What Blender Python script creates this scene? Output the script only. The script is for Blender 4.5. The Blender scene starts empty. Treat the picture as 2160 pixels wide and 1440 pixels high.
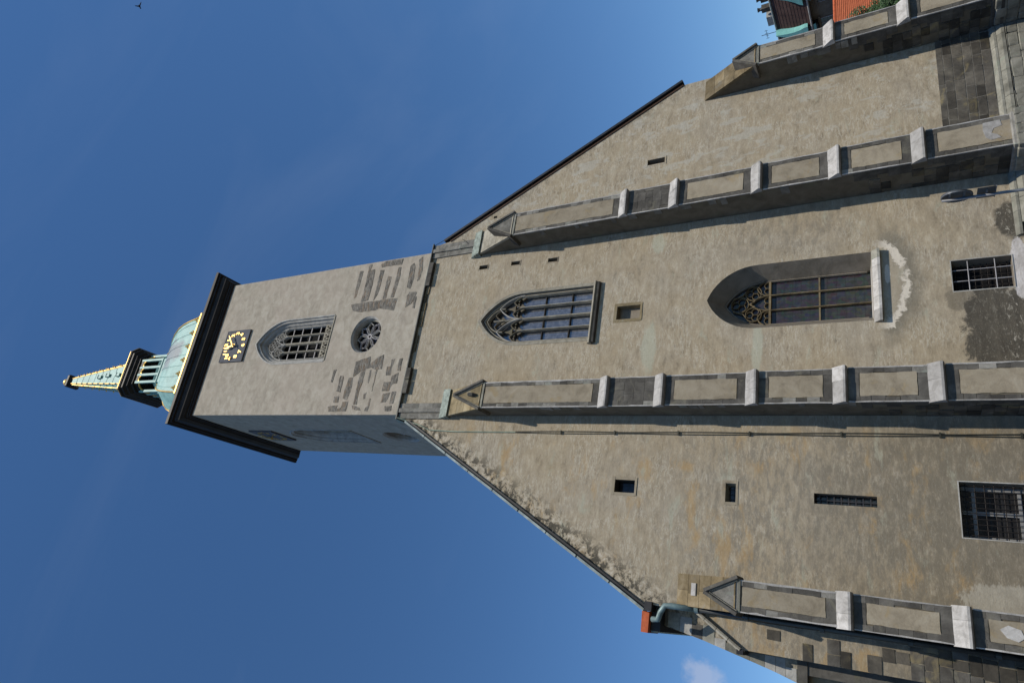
import bpy, bmesh, math, random
from mathutils import Vector, Matrix
from mathutils.geometry import tessellate_polygon
random.seed(7)
sc = bpy.context.scene
COL = sc.collection

# ---------------------------------------------------------------- camera (held on its side, looking up at the tower)
cam_d = bpy.data.cameras.new('camera')
cam = bpy.data.objects.new('camera', cam_d); COL.objects.link(cam)
r_ = Vector((0.92555567, -0.37384387, -0.05989539)); u_ = Vector((-0.1489946, -0.50507921, 0.85011505)); f_ = Vector((0.34806221, 0.77790472, 0.52317964))
m = Matrix.Identity(4)
for i in range(3):
    m[i][0] = -u_[i]; m[i][1] = r_[i]; m[i][2] = -f_[i]
m[0][3], m[1][3], m[2][3] = -12.7308, -25.7933, 7.7
cam.matrix_world = m
cam_d.sensor_width = 36.0; cam_d.lens = 36.0 * 1385.394 / 2160.0
cam_d.clip_start = 0.1; cam_d.clip_end = 6000
sc.camera = cam

# ---------------------------------------------------------------- sun and sky
SUN = Vector((0.24, -1.0, 1.54)).normalized()
elev = math.asin(SUN.z); azim = math.atan2(SUN.x, SUN.y)
sd = bpy.data.lights.new('sun', 'SUN'); sd.energy = 3.5; sd.angle = math.radians(0.53); sd.color = (1.0, 0.925, 0.80)
so = bpy.data.objects.new('sun', sd); COL.objects.link(so); so.location = (20, -60, 120)
so.rotation_euler = SUN.to_track_quat('Z', 'Y').to_euler()
w = bpy.data.worlds.new('World'); sc.world = w; w.use_nodes = True
nt = w.node_tree; nt.nodes.clear()
def wn(t, **k):
    n = nt.nodes.new(t)
    for a, b in k.items(): setattr(n, a, b)
    return n
sky = wn('ShaderNodeTexSky', sky_type='NISHITA', sun_disc=False, sun_elevation=elev, sun_rotation=azim, altitude=4500, air_density=1.6, dust_density=0.0, ozone_density=4.0)
bg = wn('ShaderNodeBackground'); bg.inputs[1].default_value = 0.100
out = wn('ShaderNodeOutputWorld')
tc = wn('ShaderNodeTexCoord')
# thin cirrus, spread over the whole sky, and small cumulus low down
mp = wn('ShaderNodeMapping'); mp.inputs['Scale'].default_value = (0.9, 4.2, 2.0); mp.inputs['Rotation'].default_value = (0.3, 0.5, 0.9)
nz = wn('ShaderNodeTexNoise'); nz.inputs['Scale'].default_value = 1.7; nz.inputs['Detail'].default_value = 6; nz.inputs['Roughness'].default_value = 0.55; nz.inputs['Distortion'].default_value = 0.6
rp = wn('ShaderNodeValToRGB'); rp.color_ramp.elements[0].position = 0.50; rp.color_ramp.elements[1].position = 0.85
rp.color_ramp.elements[0].color = (0, 0, 0, 1); rp.color_ramp.elements[1].color = (0.035, 0.035, 0.035, 1)
mx = wn('ShaderNodeMixRGB'); mx.inputs[2].default_value = (6.0, 6.6, 7.6, 1)
nt.links.new(tc.outputs['Generated'], mp.inputs[0]); nt.links.new(mp.outputs[0], nz.inputs[0]); nt.links.new(nz.outputs[0], rp.inputs[0])
nt.links.new(rp.outputs[0], mx.inputs[0]); hs = wn('ShaderNodeHueSaturation'); hs.inputs['Saturation'].default_value = 1.15; nt.links.new(sky.outputs[0], hs.inputs['Color']); nt.links.new(hs.outputs[0], mx.inputs[1])
# one small cumulus beside the tower's west corner
cd = Vector((-0.070, 0.962, 0.262)).normalized()
dt = wn('ShaderNodeVectorMath', operation='DISTANCE'); dt.inputs[1].default_value = cd
n2 = wn('ShaderNodeTexNoise'); n2.inputs['Scale'].default_value = 22; n2.inputs['Detail'].default_value = 6; n2.inputs['Roughness'].default_value = 0.6
ma = wn('ShaderNodeMath', operation='MULTIPLY_ADD'); ma.inputs[1].default_value = -0.075; ma.inputs[2].default_value = 0.0375
mb = wn('ShaderNodeMath', operation='ADD')
mr = wn('ShaderNodeMapRange'); mr.inputs[1].default_value = 0.034; mr.inputs[2].default_value = 0.014; mr.inputs[3].default_value = 0; mr.inputs[4].default_value = 0.42
mr.interpolation_type = 'SMOOTHSTEP'
m2 = wn('ShaderNodeMixRGB'); m2.inputs[2].default_value = (4.6, 4.8, 5.6, 1)
nt.links.new(tc.outputs['Generated'], dt.inputs[0]); nt.links.new(tc.outputs['Generated'], n2.inputs[0])
nt.links.new(n2.outputs[0], ma.inputs[0]); nt.links.new(ma.outputs[0], mb.inputs[0]); nt.links.new(dt.outputs['Value'], mb.inputs[1])
nt.links.new(mb.outputs[0], mr.inputs[0]); nt.links.new(mr.outputs[0], m2.inputs[0]); nt.links.new(mx.outputs[0], m2.inputs[1])
nt.links.new(m2.outputs[0], bg.inputs[0]); nt.links.new(bg.outputs[0], out.inputs[0])

vs = sc.view_settings
vs.view_transform = 'Standard'; vs.look = 'None'; vs.exposure = 0.30; vs.gamma = 1.0; vs.use_curve_mapping = False
sc.cycles.max_bounces = 6; sc.cycles.diffuse_bounces = 4; sc.cycles.use_denoising = True

# ---------------------------------------------------------------- material helpers
class NB:
    def __init__(s, name, rough=0.9, spec=0.25):
        s.m = bpy.data.materials.new(name); s.m.use_nodes = True
        s.t = s.m.node_tree; s.b = s.t.nodes['Principled BSDF']
        s.b.inputs['Roughness'].default_value = rough; s.b.inputs['Specular IOR Level'].default_value = spec
        g = s.t.nodes.new('ShaderNodeNewGeometry'); s.pos = g.outputs['Position']; s.geo = g
        s._sep = None
    def put(s, sock, v):
        if isinstance(v, (int, float)): sock.default_value = v
        elif isinstance(v, tuple): sock.default_value = v if len(v) == 3 and sock.type == 'VECTOR' else (v + (1,) if len(v) == 3 else v)
        else: s.t.links.new(v, sock)
    def xyz(s):
        if s._sep is None:
            n = s.t.nodes.new('ShaderNodeSeparateXYZ'); s.t.links.new(s.pos, n.inputs[0]); s._sep = n.outputs
        return s._sep
    def math(s, op, a, b=0.0, c=0.0, clamp=False):
        n = s.t.nodes.new('ShaderNodeMath'); n.operation = op; n.use_clamp = clamp
        s.put(n.inputs[0], a); s.put(n.inputs[1], b); s.put(n.inputs[2], c); return n.outputs[0]
    def add(s, a, b): return s.math('ADD', a, b)
    def sub(s, a, b): return s.math('SUBTRACT', a, b)
    def mul(s, a, b): return s.math('MULTIPLY', a, b)
    def inv(s, a): return s.math('SUBTRACT', 1.0, a)
    def step(s, v, lo, hi, a=0.0, b=1.0):
        n = s.t.nodes.new('ShaderNodeMapRange'); n.interpolation_type = 'SMOOTHSTEP'
        s.put(n.inputs[0], v)
        if lo > hi: lo, hi, a, b = hi, lo, b, a
        for i, q in enumerate((lo, hi, a, b)): s.put(n.inputs[1 + i], q)
        return n.outputs[0]
    def noise(s, scale, detail=4, rough=0.55, dist=0.0, stretch=None, off=None, color=False):
        n = s.t.nodes.new('ShaderNodeTexNoise')
        n.inputs['Scale'].default_value = scale; n.inputs['Detail'].default_value = detail
        n.inputs['Roughness'].default_value = rough; n.inputs['Distortion'].default_value = dist
        v = s.pos
        if stretch or off:
            mpp = s.t.nodes.new('ShaderNodeMapping')
            if stretch: mpp.inputs['Scale'].default_value = stretch
            if off: mpp.inputs['Location'].default_value = off
            s.t.links.new(v, mpp.inputs[0]); v = mpp.outputs[0]
        s.t.links.new(v, n.inputs['Vector'])
        return n.outputs['Color' if color else 'Fac']
    def voro(s, scale, stretch=None, feature='F1', outp='Distance', rnd=1.0):
        n = s.t.nodes.new('ShaderNodeTexVoronoi'); n.feature = feature; n.inputs['Scale'].default_value = scale; n.inputs['Randomness'].default_value = rnd
        v = s.pos
        if stretch:
            mpp = s.t.nodes.new('ShaderNodeMapping'); mpp.inputs['Scale'].default_value = stretch
            s.t.links.new(v, mpp.inputs[0]); v = mpp.outputs[0]
        s.t.links.new(v, n.inputs['Vector']); return n.outputs[outp]
    def mix(s, f, a, b, mode='MIX'):
        n = s.t.nodes.new('ShaderNodeMixRGB'); n.blend_type = mode
        s.put(n.inputs[0], f); s.put(n.inputs[1], a); s.put(n.inputs[2], b); return n.outputs[0]
    def ramp(s, v, stops):
        n = s.t.nodes.new('ShaderNodeValToRGB'); e = n.color_ramp.elements
        while len(e) < len(stops): e.new(0.5)
        for q, (p, c) in zip(e, stops): q.position = p; q.color = c + (1,) if len(c) == 3 else c
        s.put(n.inputs[0], v); return n.outputs[0]
    def rand(s):
        n = s.t.nodes.new('ShaderNodeObjectInfo'); return n.outputs['Random']
    def vmul(s, c, k):   # colour times a value
        n = s.t.nodes.new('ShaderNodeVectorMath'); n.operation = 'SCALE'
        s.put(n.inputs[0], c); s.put(n.inputs['Scale'], k); return n.outputs[0]
    def color(s, c): s.put(s.b.inputs['Base Color'], c)
    def bump(s, h, strength=0.3, dist=0.02):
        n = s.t.nodes.new('ShaderNodeBump'); n.inputs['Strength'].default_value = strength; n.inputs['Distance'].default_value = dist
        s.put(n.inputs['Height'], h); s.t.links.new(n.outputs[0], s.b.inputs['Normal'])
    def rad(s, x, z, ax=1.0, az=1.0):   # elliptical distance in the wall plane
        X, Y, Z = s.xyz()
        a = s.mul(s.sub(X, x), 1.0 / ax); b = s.mul(s.sub(Z, z), 1.0 / az)
        return s.math('SQRT', s.add(s.mul(a, a), s.mul(b, b)))

def plaster_nave():
    n = NB('lime_plaster_weathered', 0.95, 0.1); X, Y, Z = n.xyz()
    big = n.noise(0.30, 6, 0.62, 0.2)
    blot = n.noise(2.1, 12, 0.76, 0.25, (0.62, 1.0, 1.45))
    trowel = n.noise(5.5, 8, 0.70, 0.35, (0.5, 1.0, 1.7))
    fine = n.noise(11, 6, 0.72, 0.0, (0.8, 1, 1.25))
    c = n.ramp(blot, [(0.35, (0.200, 0.171, 0.132)), (0.45, (0.298, 0.259, 0.204)), (0.55, (0.346, 0.304, 0.243)), (0.66, (0.428, 0.390, 0.328))])
    c = n.mix(n.step(big, 0.44, 0.62, 0.0, 0.55), c, n.mix(0.5, c, (0.355, 0.295, 0.205)))
    c = n.mix(n.step(big, 0.50, 0.36, 0.0, 0.5), c, n.mix(0.5, c, (0.30, 0.285, 0.262)))
    # pale curling wisps of lime, dark pits and scuffs
    wn_ = n.noise(3.2, 6, 0.66, 0.5, (0.45, 1.0, 1.7), (4, 1, 2)); wm = n.noise(0.75, 4, 0.6, 0.2, None, (1, 9, 5))
    wisp = n.mul(n.step(n.math('ABSOLUTE', n.sub(wn_, 0.5)), 0.032, 0.006), n.step(wm, 0.42, 0.56))
    c = n.mix(n.mul(wisp, 0.60), c, (0.49, 0.465, 0.415))
    c = n.mix(n.mul(n.step(trowel, 0.56, 0.68), 0.30), c, (0.47, 0.44, 0.385))
    c = n.mix(n.mul(n.step(trowel, 0.45, 0.36), n.step(wm, 0.42, 0.62, 0.05, 0.62)), c, (0.160, 0.136, 0.108))
    # the left-hand bay has been left rougher and greyer, with ochre runs
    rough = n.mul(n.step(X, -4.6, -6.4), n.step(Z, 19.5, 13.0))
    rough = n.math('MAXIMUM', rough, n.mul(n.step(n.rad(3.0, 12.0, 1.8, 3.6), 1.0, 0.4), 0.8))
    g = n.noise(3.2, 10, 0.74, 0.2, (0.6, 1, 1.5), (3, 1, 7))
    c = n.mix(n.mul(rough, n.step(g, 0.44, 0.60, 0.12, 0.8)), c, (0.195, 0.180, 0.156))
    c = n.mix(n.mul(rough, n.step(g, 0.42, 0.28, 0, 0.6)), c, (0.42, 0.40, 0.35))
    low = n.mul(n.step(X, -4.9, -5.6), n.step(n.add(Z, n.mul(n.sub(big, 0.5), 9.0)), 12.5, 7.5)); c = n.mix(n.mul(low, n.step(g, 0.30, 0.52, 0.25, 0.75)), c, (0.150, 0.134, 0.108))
    och = n.noise(0.75, 9, 0.68, 0.35, (0.65, 1, 1.5), (5, 2, 1))
    c = n.mix(n.mul(n.step(X, -4.5, -7.0, 0.15, 1.0), n.step(och, 0.53, 0.66, 0, 0.6)), c, (0.36, 0.25, 0.125))
    grn = n.noise(0.9, 10, 0.72, 0.3, (0.55, 1, 1.7), (9, 0, 4))
    c = n.mix(n.step(grn, 0.56, 0.67, 0, 0.6), c, (0.345, 0.358, 0.305))
    # lime patches, lower right bay
    lp = n.noise(1.3, 5, 0.6, 0.3, (1.6, 1, 0.7), (2, 8, 3))
    c = n.mix(n.mul(n.mul(n.step(X, 5.5, 6.5), n.step(lp, 0.54, 0.60)), 0.55), c, (0.40, 0.395, 0.37))
    # greenish copper run-off bands
    for (x0, z0, ax, az) in ((-2.2, 13.2, 1.3, 0.22), (-2.0, 17.8, 1.3, 0.35), (3.3, 17.7, 0.5, 0.35)):
        q = n.add(n.rad(x0, z0, ax, az), n.mul(n.sub(blot, 0.5), 2.0))
        c = n.mix(n.step(q, 1.15, 0.7, 0, 0.55), c, (0.40, 0.43, 0.375))
    # rubble and lichen showing under both verges
    hx = n.sub(n.math('ABSOLUTE', n.sub(X, 0.05)), 5.35)
    dv = n.sub(n.sub(30.65, n.mul(hx, 1.895)), Z)          # height below the verge line
    lich = n.voro(3.1, (1, 1, 1.2), 'F1'); lb = n.noise(2.6, 8, 0.75, 0.4, None, (1, 5, 2))
    vm = n.mul(n.step(dv, 2.6, 0.2), n.step(X, 2.0, -5.2, 0.3, 1.0))
    c = n.mix(n.mul(vm, n.step(lb, 0.49, 0.54)), c, (0.075, 0.070, 0.060))
    c = n.mix(n.mul(vm, n.step(lb, 0.47, 0.36)), c, (0.50, 0.47, 0.42))
    # peeled crescent under the lower tower window
    wob = n.mul(n.sub(n.noise(2.2, 9, 0.75, 0.4), 0.5), 1.5)
    ra = n.rad(0.15, 8.95, 1.75, 1.06); e = n.add(ra, n.mul(wob, 0.55))
    below = n.step(Z, 9.0, 8.4)
    damp = n.mul(n.step(e, 1.75, 1.1, 0, 0.8), below)
    c = n.mix(n.mul(damp, n.step(e, 0.9, 1.02)), c, (0.15, 0.142, 0.122))
    c = n.mix(n.mul(n.step(e, 0.95, 0.85, 0, 0.5), below), c, (0.30, 0.275, 0.235))
    ring = n.mul(n.mul(n.step(e, 0.87, 0.93), n.step(e, 1.16, 1.09)), below)
    ring = n.mul(ring, n.step(n.noise(1.4, 6, 0.7, 0.3, None, (2, 2, 8)), 0.36, 0.48, 0.15, 1.0)); c = n.mix(n.mul(ring, 0.9), c, (0.62, 0.58, 0.53))
    q = n.add(n.rad(0.55, 8.48, 0.45, 0.10), n.mul(wob, 0.8))
    c = n.mix(n.step(q, 1.0, 0.9, 0, 0.9), c, (0.60, 0.55, 0.50))
    # damp black patches round the low barred window
    wd = n.mul(n.sub(n.noise(1.6, 9, 0.7, 0.5, None, (4, 4, 9)), 0.5), 1.6)
    d1 = n.add(n.rad(-2.0, 5.15, 1.75, 1.05), wd); d2 = n.add(n.rad(2.2, 4.55, 1.0, 0.5), wd); d3 = n.add(n.rad(-0.75, 6.3, 0.55, 0.55), wd)
    dm = n.math('MAXIMUM', n.step(d1, 1.12, 0.92), n.math('MAXIMUM', n.step(d2, 1.05, 0.7), n.step(d3, 1.0, 0.7, 0, 0.5)))
    c = n.mix(n.mul(dm, 0.93), c, (0.042, 0.040, 0.037))
    sp = n.noise(6.0, 8, 0.75, 0.5, (0.6, 1, 1.4))
    c = n.mix(n.mul(n.mul(dm, n.step(sp, 0.54, 0.62)), n.step(Z, 5.5, 4.7, 0.2, 1.0)), c, (0.38, 0.365, 0.33))
    q = n.add(n.rad(0.25, 4.45, 1.15, 0.28), n.mul(wob, 0.7))
    c = n.mix(n.step(q, 1.05, 0.95, 0, 0.9), c, (0.62, 0.61, 0.64))
    # bare lime where the render has fallen beside the corner buttress
    q = n.add(n.rad(-10.92, 5.8, 0.50, 1.15), n.mul(wob, 0.5))
    q = n.add(q, n.mul(n.sub(trowel, 0.5), 1.2)); c = n.mix(n.step(q, 1.12, 0.92, 0, 0.7), c, (0.40, 0.385, 0.35))
    # blotchy darker tone, stronger towards the ground
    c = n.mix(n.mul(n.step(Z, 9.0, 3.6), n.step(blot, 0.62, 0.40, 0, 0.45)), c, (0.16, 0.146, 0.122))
    c = n.mix(n.step(fine, 0.52, 0.68, 0, 0.38), c, (0.165, 0.145, 0.118))
    c = n.mix(n.step(fine, 0.46, 0.34, 0, 0.25), c, (0.46, 0.43, 0.375))
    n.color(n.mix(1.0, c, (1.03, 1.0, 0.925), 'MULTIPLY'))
    h = n.add(n.mul(trowel, 0.55), n.add(n.mul(fine, 0.22), n.add(n.mul(blot, 0.8), n.mul(wisp, 0.12))))
    h = n.sub(h, n.mul(ring, 0.5))
    n.bump(h, 0.42, 0.035)
    return n.m

def plaster_tower():
    n = NB('pale_tower_plaster', 0.95, 0.1); X, Y, Z = n.xyz()
    big = n.noise(0.35, 5, 0.55, 0.3); mid = n.noise(1.6, 9, 0.68, 0.5, (1, 1, 1.3)); fine = n.noise(22, 4, 0.6)
    tr = n.noise(4.5, 7, 0.7, 1.2, (0.7, 0.7, 1.8))
    c = n.ramp(mid, [(0.36, (0.285, 0.261, 0.231)), (0.5, (0.350, 0.323, 0.287)), (0.64, (0.412, 0.388, 0.352))])
    c = n.mix(n.step(big, 0.4, 0.65, 0, 0.4), c, (0.375, 0.33, 0.30))
    c = n.mix(n.step(tr, 0.58, 0.70, 0, 0.45), c, (0.44, 0.425, 0.40))
    c = n.mix(n.step(tr, 0.42, 0.30, 0, 0.5), c, (0.22, 0.203, 0.18))
    rn = n.noise(1.2, 6, 0.6, 0.4, (3.0, 3.0, 0.22))
    c = n.mix(n.mul(n.step(rn, 0.56, 0.72, 0, 0.5), n.step(Z, 41, 50)), c, (0.30, 0.285, 0.25))
    n.color(n.mix(1.0, c, (1.03, 1.0, 0.92), 'MULTIPLY')); n.bump(n.add(mid, n.mul(fine, 0.25)), 0.5, 0.04); return n.m

def stone(name, dark, mid, light, scale=2.2, per_object=0.3, rough=0.92, lichen=None, bumpy=0.5):
    n = NB(name, rough, 0.15)
    a = n.noise(scale, 9, 0.7, 0.5); b = n.noise(scale * 9, 4, 0.6)
    c = n.ramp(a, [(0.28, dark), (0.5, mid), (0.75, light)])
    if lichen:
        l = n.noise(scale * 0.8, 7, 0.65, 0.8, None, (7, 3, 1)); c = n.mix(n.step(l, 0.55, 0.68, 0, 0.7), c, lichen)
    if per_object:
        k = n.math('MULTIPLY_ADD', n.rand(), 2 * per_object, 1.0 - per_object); c = n.vmul(c, k)
    c = n.mix(n.step(b, 0.58, 0.8, 0, 0.3), c, dark)
    n.color(c); n.bump(n.add(a, n.mul(b, 0.4)), bumpy, 0.03); return n.m

def plain(name, col, rough=0.6, metal=0.0, spec=0.3, var=0.25, scale=3.0, bumpy=0.0):
    n = NB(name, rough, spec); n.b.inputs['Metallic'].default_value = metal
    a = n.noise(scale, 6, 0.6)
    c = n.ramp(a, [(0.3, tuple(v * (1 - var) for v in col)), (0.7, tuple(min(1, v * (1 + var)) for v in col))])
    n.color(c)
    if bumpy: n.bump(a, bumpy, 0.02)
    return n.m

def copper():
    n = NB('verdigris_copper', 0.6, 0.35); X, Y, Z = n.xyz()
    a = n.noise(1.6, 8, 0.65, 0.4, (1, 1, 0.5)); b = n.noise(6, 5, 0.6)
    c = n.ramp(a, [(0.3, (0.135, 0.29, 0.275)), (0.52, (0.225, 0.425, 0.40)), (0.75, (0.34, 0.54, 0.50))])
    q = n.add(n.rad(0.6, 59.0, 1.1, 3.2), n.mul(n.sub(a, 0.5), 2.2))    # dull lilac-brown copper that has not turned
    c = n.mix(n.step(q, 1.25, 0.6, 0, 0.75), c, (0.15, 0.145, 0.19))
    c = n.mix(n.step(b, 0.6, 0.8, 0, 0.4), c, (0.09, 0.13, 0.12))
    n.color(c); n.bump(a, 0.25, 0.03); return n.m

def glass(name, tint, refl, lead_x, lead_z, mottled=0.0, spec=0.12):
    n = NB(name, 0.2, spec); X, Y, Z = n.xyz()
    lx = n.math('ABSOLUTE', n.sub(n.math('FRACT', n.mul(X, lead_x)), 0.5)); lz = n.math('ABSOLUTE', n.sub(n.math('FRACT', n.mul(Z, lead_z)), 0.5))
    lead = n.math('MAXIMUM', n.step(lx, 0.44, 0.47), n.step(lz, 0.44, 0.47))
    v = n.noise(5, 6, 0.65, 0.5)
    c = n.mix(n.step(v, 0.35, 0.7), tuple(t * 0.7 for t in tint), tuple(t * 1.35 for t in tint))
    if mottled:
        cell = n.voro(6.5, (1.4, 1, 0.9), 'F1', 'Color'); c = n.mix(mottled, c, n.vmul(cell, 0.10))
    c = n.mix(n.mul(lead, 0.6), c, (0.03, 0.03, 0.03))
    n.color(c)
    gl = n.t.nodes.new('ShaderNodeBsdfGlossy'); gl.inputs['Roughness'].default_value = 0.09; gl.inputs['Color'].default_value = (0.82, 0.80, 0.80, 1)
    w = n.noise(1.7, 2, 0.5); bp = n.t.nodes.new('ShaderNodeBump'); bp.inputs['Strength'].default_value = 0.22; bp.inputs['Distance'].default_value = 0.02
    n.put(bp.inputs['Height'], n.sub(w, n.mul(lead, 0.3))); n.t.links.new(bp.outputs[0], gl.inputs['Normal'])
    ms = n.t.nodes.new('ShaderNodeMixShader'); n.put(ms.inputs[0], n.mul(refl, n.inv(n.mul(lead, 0.8))))
    n.t.links.new(n.b.outputs[0], ms.inputs[1]); n.t.links.new(gl.outputs[0], ms.inputs[2])
    n.t.links.new(ms.outputs[0], n.t.nodes['Material Output'].inputs['Surface']); return n.m

M = {}
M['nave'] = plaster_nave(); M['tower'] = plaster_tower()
M['panel'] = stone('panel_plaster', (0.185, 0.155, 0.112), (0.285, 0.244, 0.180), (0.35, 0.31, 0.24), 1.7, 0.10, lichen=(0.29, 0.225, 0.13))
M['dark'] = stone('sooty_stone', (0.040, 0.038, 0.034), (0.078, 0.073, 0.065), (0.125, 0.118, 0.104), 1.6, 0.30, lichen=(0.10, 0.095, 0.07))
M['side'] = stone('sooty_render', (0.080, 0.070, 0.050), (0.135, 0.116, 0.086), (0.19, 0.167, 0.126), 1.3, 0.05, lichen=(0.145, 0.14, 0.095))
M['quoin'] = stone('grey_quoin_stone', (0.050, 0.046, 0.041), (0.090, 0.084, 0.074), (0.16, 0.150, 0.132), 1.7, 0.20, lichen=(0.16, 0.15, 0.115))
M['pale'] = stone('pale_limestone', (0.20, 0.19, 0.175), (0.36, 0.345, 0.325), (0.50, 0.485, 0.465), 3.2, 0.20)
M['ochre'] = stone('ochre_sandstone', (0.070, 0.056, 0.036), (0.165, 0.128, 0.074), (0.26, 0.215, 0.145), 1.5, 0.28, lichen=(0.19, 0.175, 0.14))
M['ochre_light'] = stone('yellow_sandstone', (0.115, 0.092, 0.055), (0.25, 0.20, 0.118), (0.36, 0.305, 0.205), 1.6, 0.2, lichen=(0.30, 0.28, 0.22))
M['plinth'] = stone('green_grey_plinth_stone', (0.11, 0.108, 0.09), (0.21, 0.205, 0.172), (0.32, 0.31, 0.265), 2.2, 0.28, lichen=(0.20, 0.225, 0.18))
M['ashlar'] = stone('sooty_ashlar', (0.036, 0.034, 0.030), (0.078, 0.071, 0.060), (0.155, 0.140, 0.112), 1.3, 0.45, lichen=(0.20, 0.165, 0.09))
M['mortar'] = stone('old_mortar', (0.075, 0.07, 0.06), (0.15, 0.14, 0.12), (0.27, 0.255, 0.225), 2.0, 0.0)
def patch_mat():
    n = NB('bare_brick_and_rubble', 0.95, 0.1)
    a = n.noise(3.0, 8, 0.72); v = n.voro(7.5, (0.45, 1, 1.5), 'F1', 'Color'); e = n.voro(7.5, (0.45, 1, 1.5), 'DISTANCE_TO_EDGE')
    c = n.ramp(a, [(0.3, (0.10, 0.094, 0.083)), (0.5, (0.165, 0.153, 0.133)), (0.7, (0.25, 0.225, 0.19))])
    sx = n.t.nodes.new('ShaderNodeSeparateXYZ'); n.t.links.new(v, sx.inputs[0])
    c = n.vmul(c, n.math('MULTIPLY_ADD', sx.outputs[0], 0.7, 0.65)); c = n.mix(n.step(sx.outputs[1], 0.75, 0.9, 0, 0.5), c, (0.24, 0.17, 0.11))
    c = n.mix(n.step(e, 0.07, 0.02, 0, 0.40), c, (0.30, 0.28, 0.25)); n.color(c); n.bump(n.add(n.step(e, 0.0, 0.12), a), 0.7, 0.03); return n.m
M['patch'] = patch_mat()
M['worn'] = stone('worn_grey_stone', (0.085, 0.082, 0.072), (0.185, 0.176, 0.155), (0.31, 0.295, 0.265), 2.0, 0.25, lichen=(0.22, 0.235, 0.20))
M['trac'] = stone('grey_tracery_stone', (0.20, 0.195, 0.18), (0.36, 0.35, 0.325), (0.48, 0.465, 0.43), 2.2, 0.08)
M['trac_warm'] = stone('olive_tracery_stone', (0.17, 0.155, 0.12), (0.30, 0.275, 0.22), (0.42, 0.395, 0.33), 2.2, 0.08)
M['reveal'] = stone('plastered_reveal', (0.15, 0.13, 0.10), (0.225, 0.195, 0.155), (0.29, 0.255, 0.21), 1.4, 0.0)
M['flash'] = plain('weathered_copper_flashing', (0.27, 0.305, 0.265), 0.85, 0, 0.1, 0.45, 5.0)
M['flash_pale'] = plain('grey_copper_verge', (0.25, 0.285, 0.275), 0.8, 0, 0.15, 0.40, 3.0)
M['copper'] = copper()
M['gold'] = plain('gilding', (0.66, 0.43, 0.12), 0.48, 0.75, 0.4, 0.25, 9)
M['cornice'] = plain('black_brown_cornice_paint', (0.020, 0.016, 0.0135), 0.6, 0, 0.25, 0.5, 1.2, 0.2)
M['brown'] = plain('dark_brown_timber', (0.06, 0.034, 0.022), 0.7, 0, 0.2, 0.3, 3)
M['slate'] = plain('black_verge', (0.020, 0.020, 0.022), 0.55, 0, 0.3, 0.4, 5)
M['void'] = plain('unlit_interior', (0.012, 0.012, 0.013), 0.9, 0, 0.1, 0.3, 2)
M['iron'] = plain('wrought_iron', (0.045, 0.045, 0.05), 0.55, 0.4, 0.4, 0.3, 6)
M['iron_dark'] = plain('rusty_grille', (0.030, 0.026, 0.024), 0.6, 0.3, 0.3, 0.3, 6)
M['greybar'] = plain('grey_glazing_bar', (0.33, 0.32, 0.33), 0.6, 0, 0.3, 0.2, 4)
M['white'] = plain('white_window_paint', (0.52, 0.52, 0.51), 0.6, 0, 0.3, 0.15, 4)
M['casement'] = plain('grey_casement', (0.20, 0.20, 0.20), 0.6, 0, 0.3, 0.2, 4)
M['pipe'] = plain('dark_copper_pipe', (0.050, 0.055, 0.055), 0.45, 0.5, 0.5, 0.4, 2.2)
M['pipe_green'] = plain('blue_green_pipe', (0.15, 0.215, 0.215), 0.5, 0.2, 0.5, 0.3, 3)
M['tile'] = plain('red_clay_tile', (0.46, 0.115, 0.05), 0.85, 0, 0.2, 0.25, 5)
M['clock'] = plain('slate_blue_dial', (0.125, 0.128, 0.142), 0.9, 0, 0.05, 0.2, 1.5)
M['sky_glass'] = glass('leaded_sky_glass', (0.105, 0.105, 0.108), 0.17, 7.0, 0.012)
M['stain_glass'] = glass('dark_leaded_glass', (0.034, 0.031, 0.032), 0.015, 5.0, 3.0, 0.2)
M['dark_glass'] = glass('dim_glass', (0.018, 0.018, 0.020), 0.025, 3.0, 3.0)
M['steel'] = plain('galvanised_steel', (0.16, 0.165, 0.175), 0.5, 0.4, 0.5, 0.2, 5)
M['signback'] = plain('grey_sign_back', (0.085, 0.088, 0.092), 0.5, 0.3, 0.4, 0.3, 3)
M['cable'] = plain('conductor_cable', (0.045, 0.045, 0.035), 0.6, 0.3, 0.3, 0.4, 1.0)
M['cable_green'] = plain('verdigris_cable', (0.20, 0.25, 0.20), 0.6, 0.2, 0.3, 0.4, 1.0)

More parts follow.
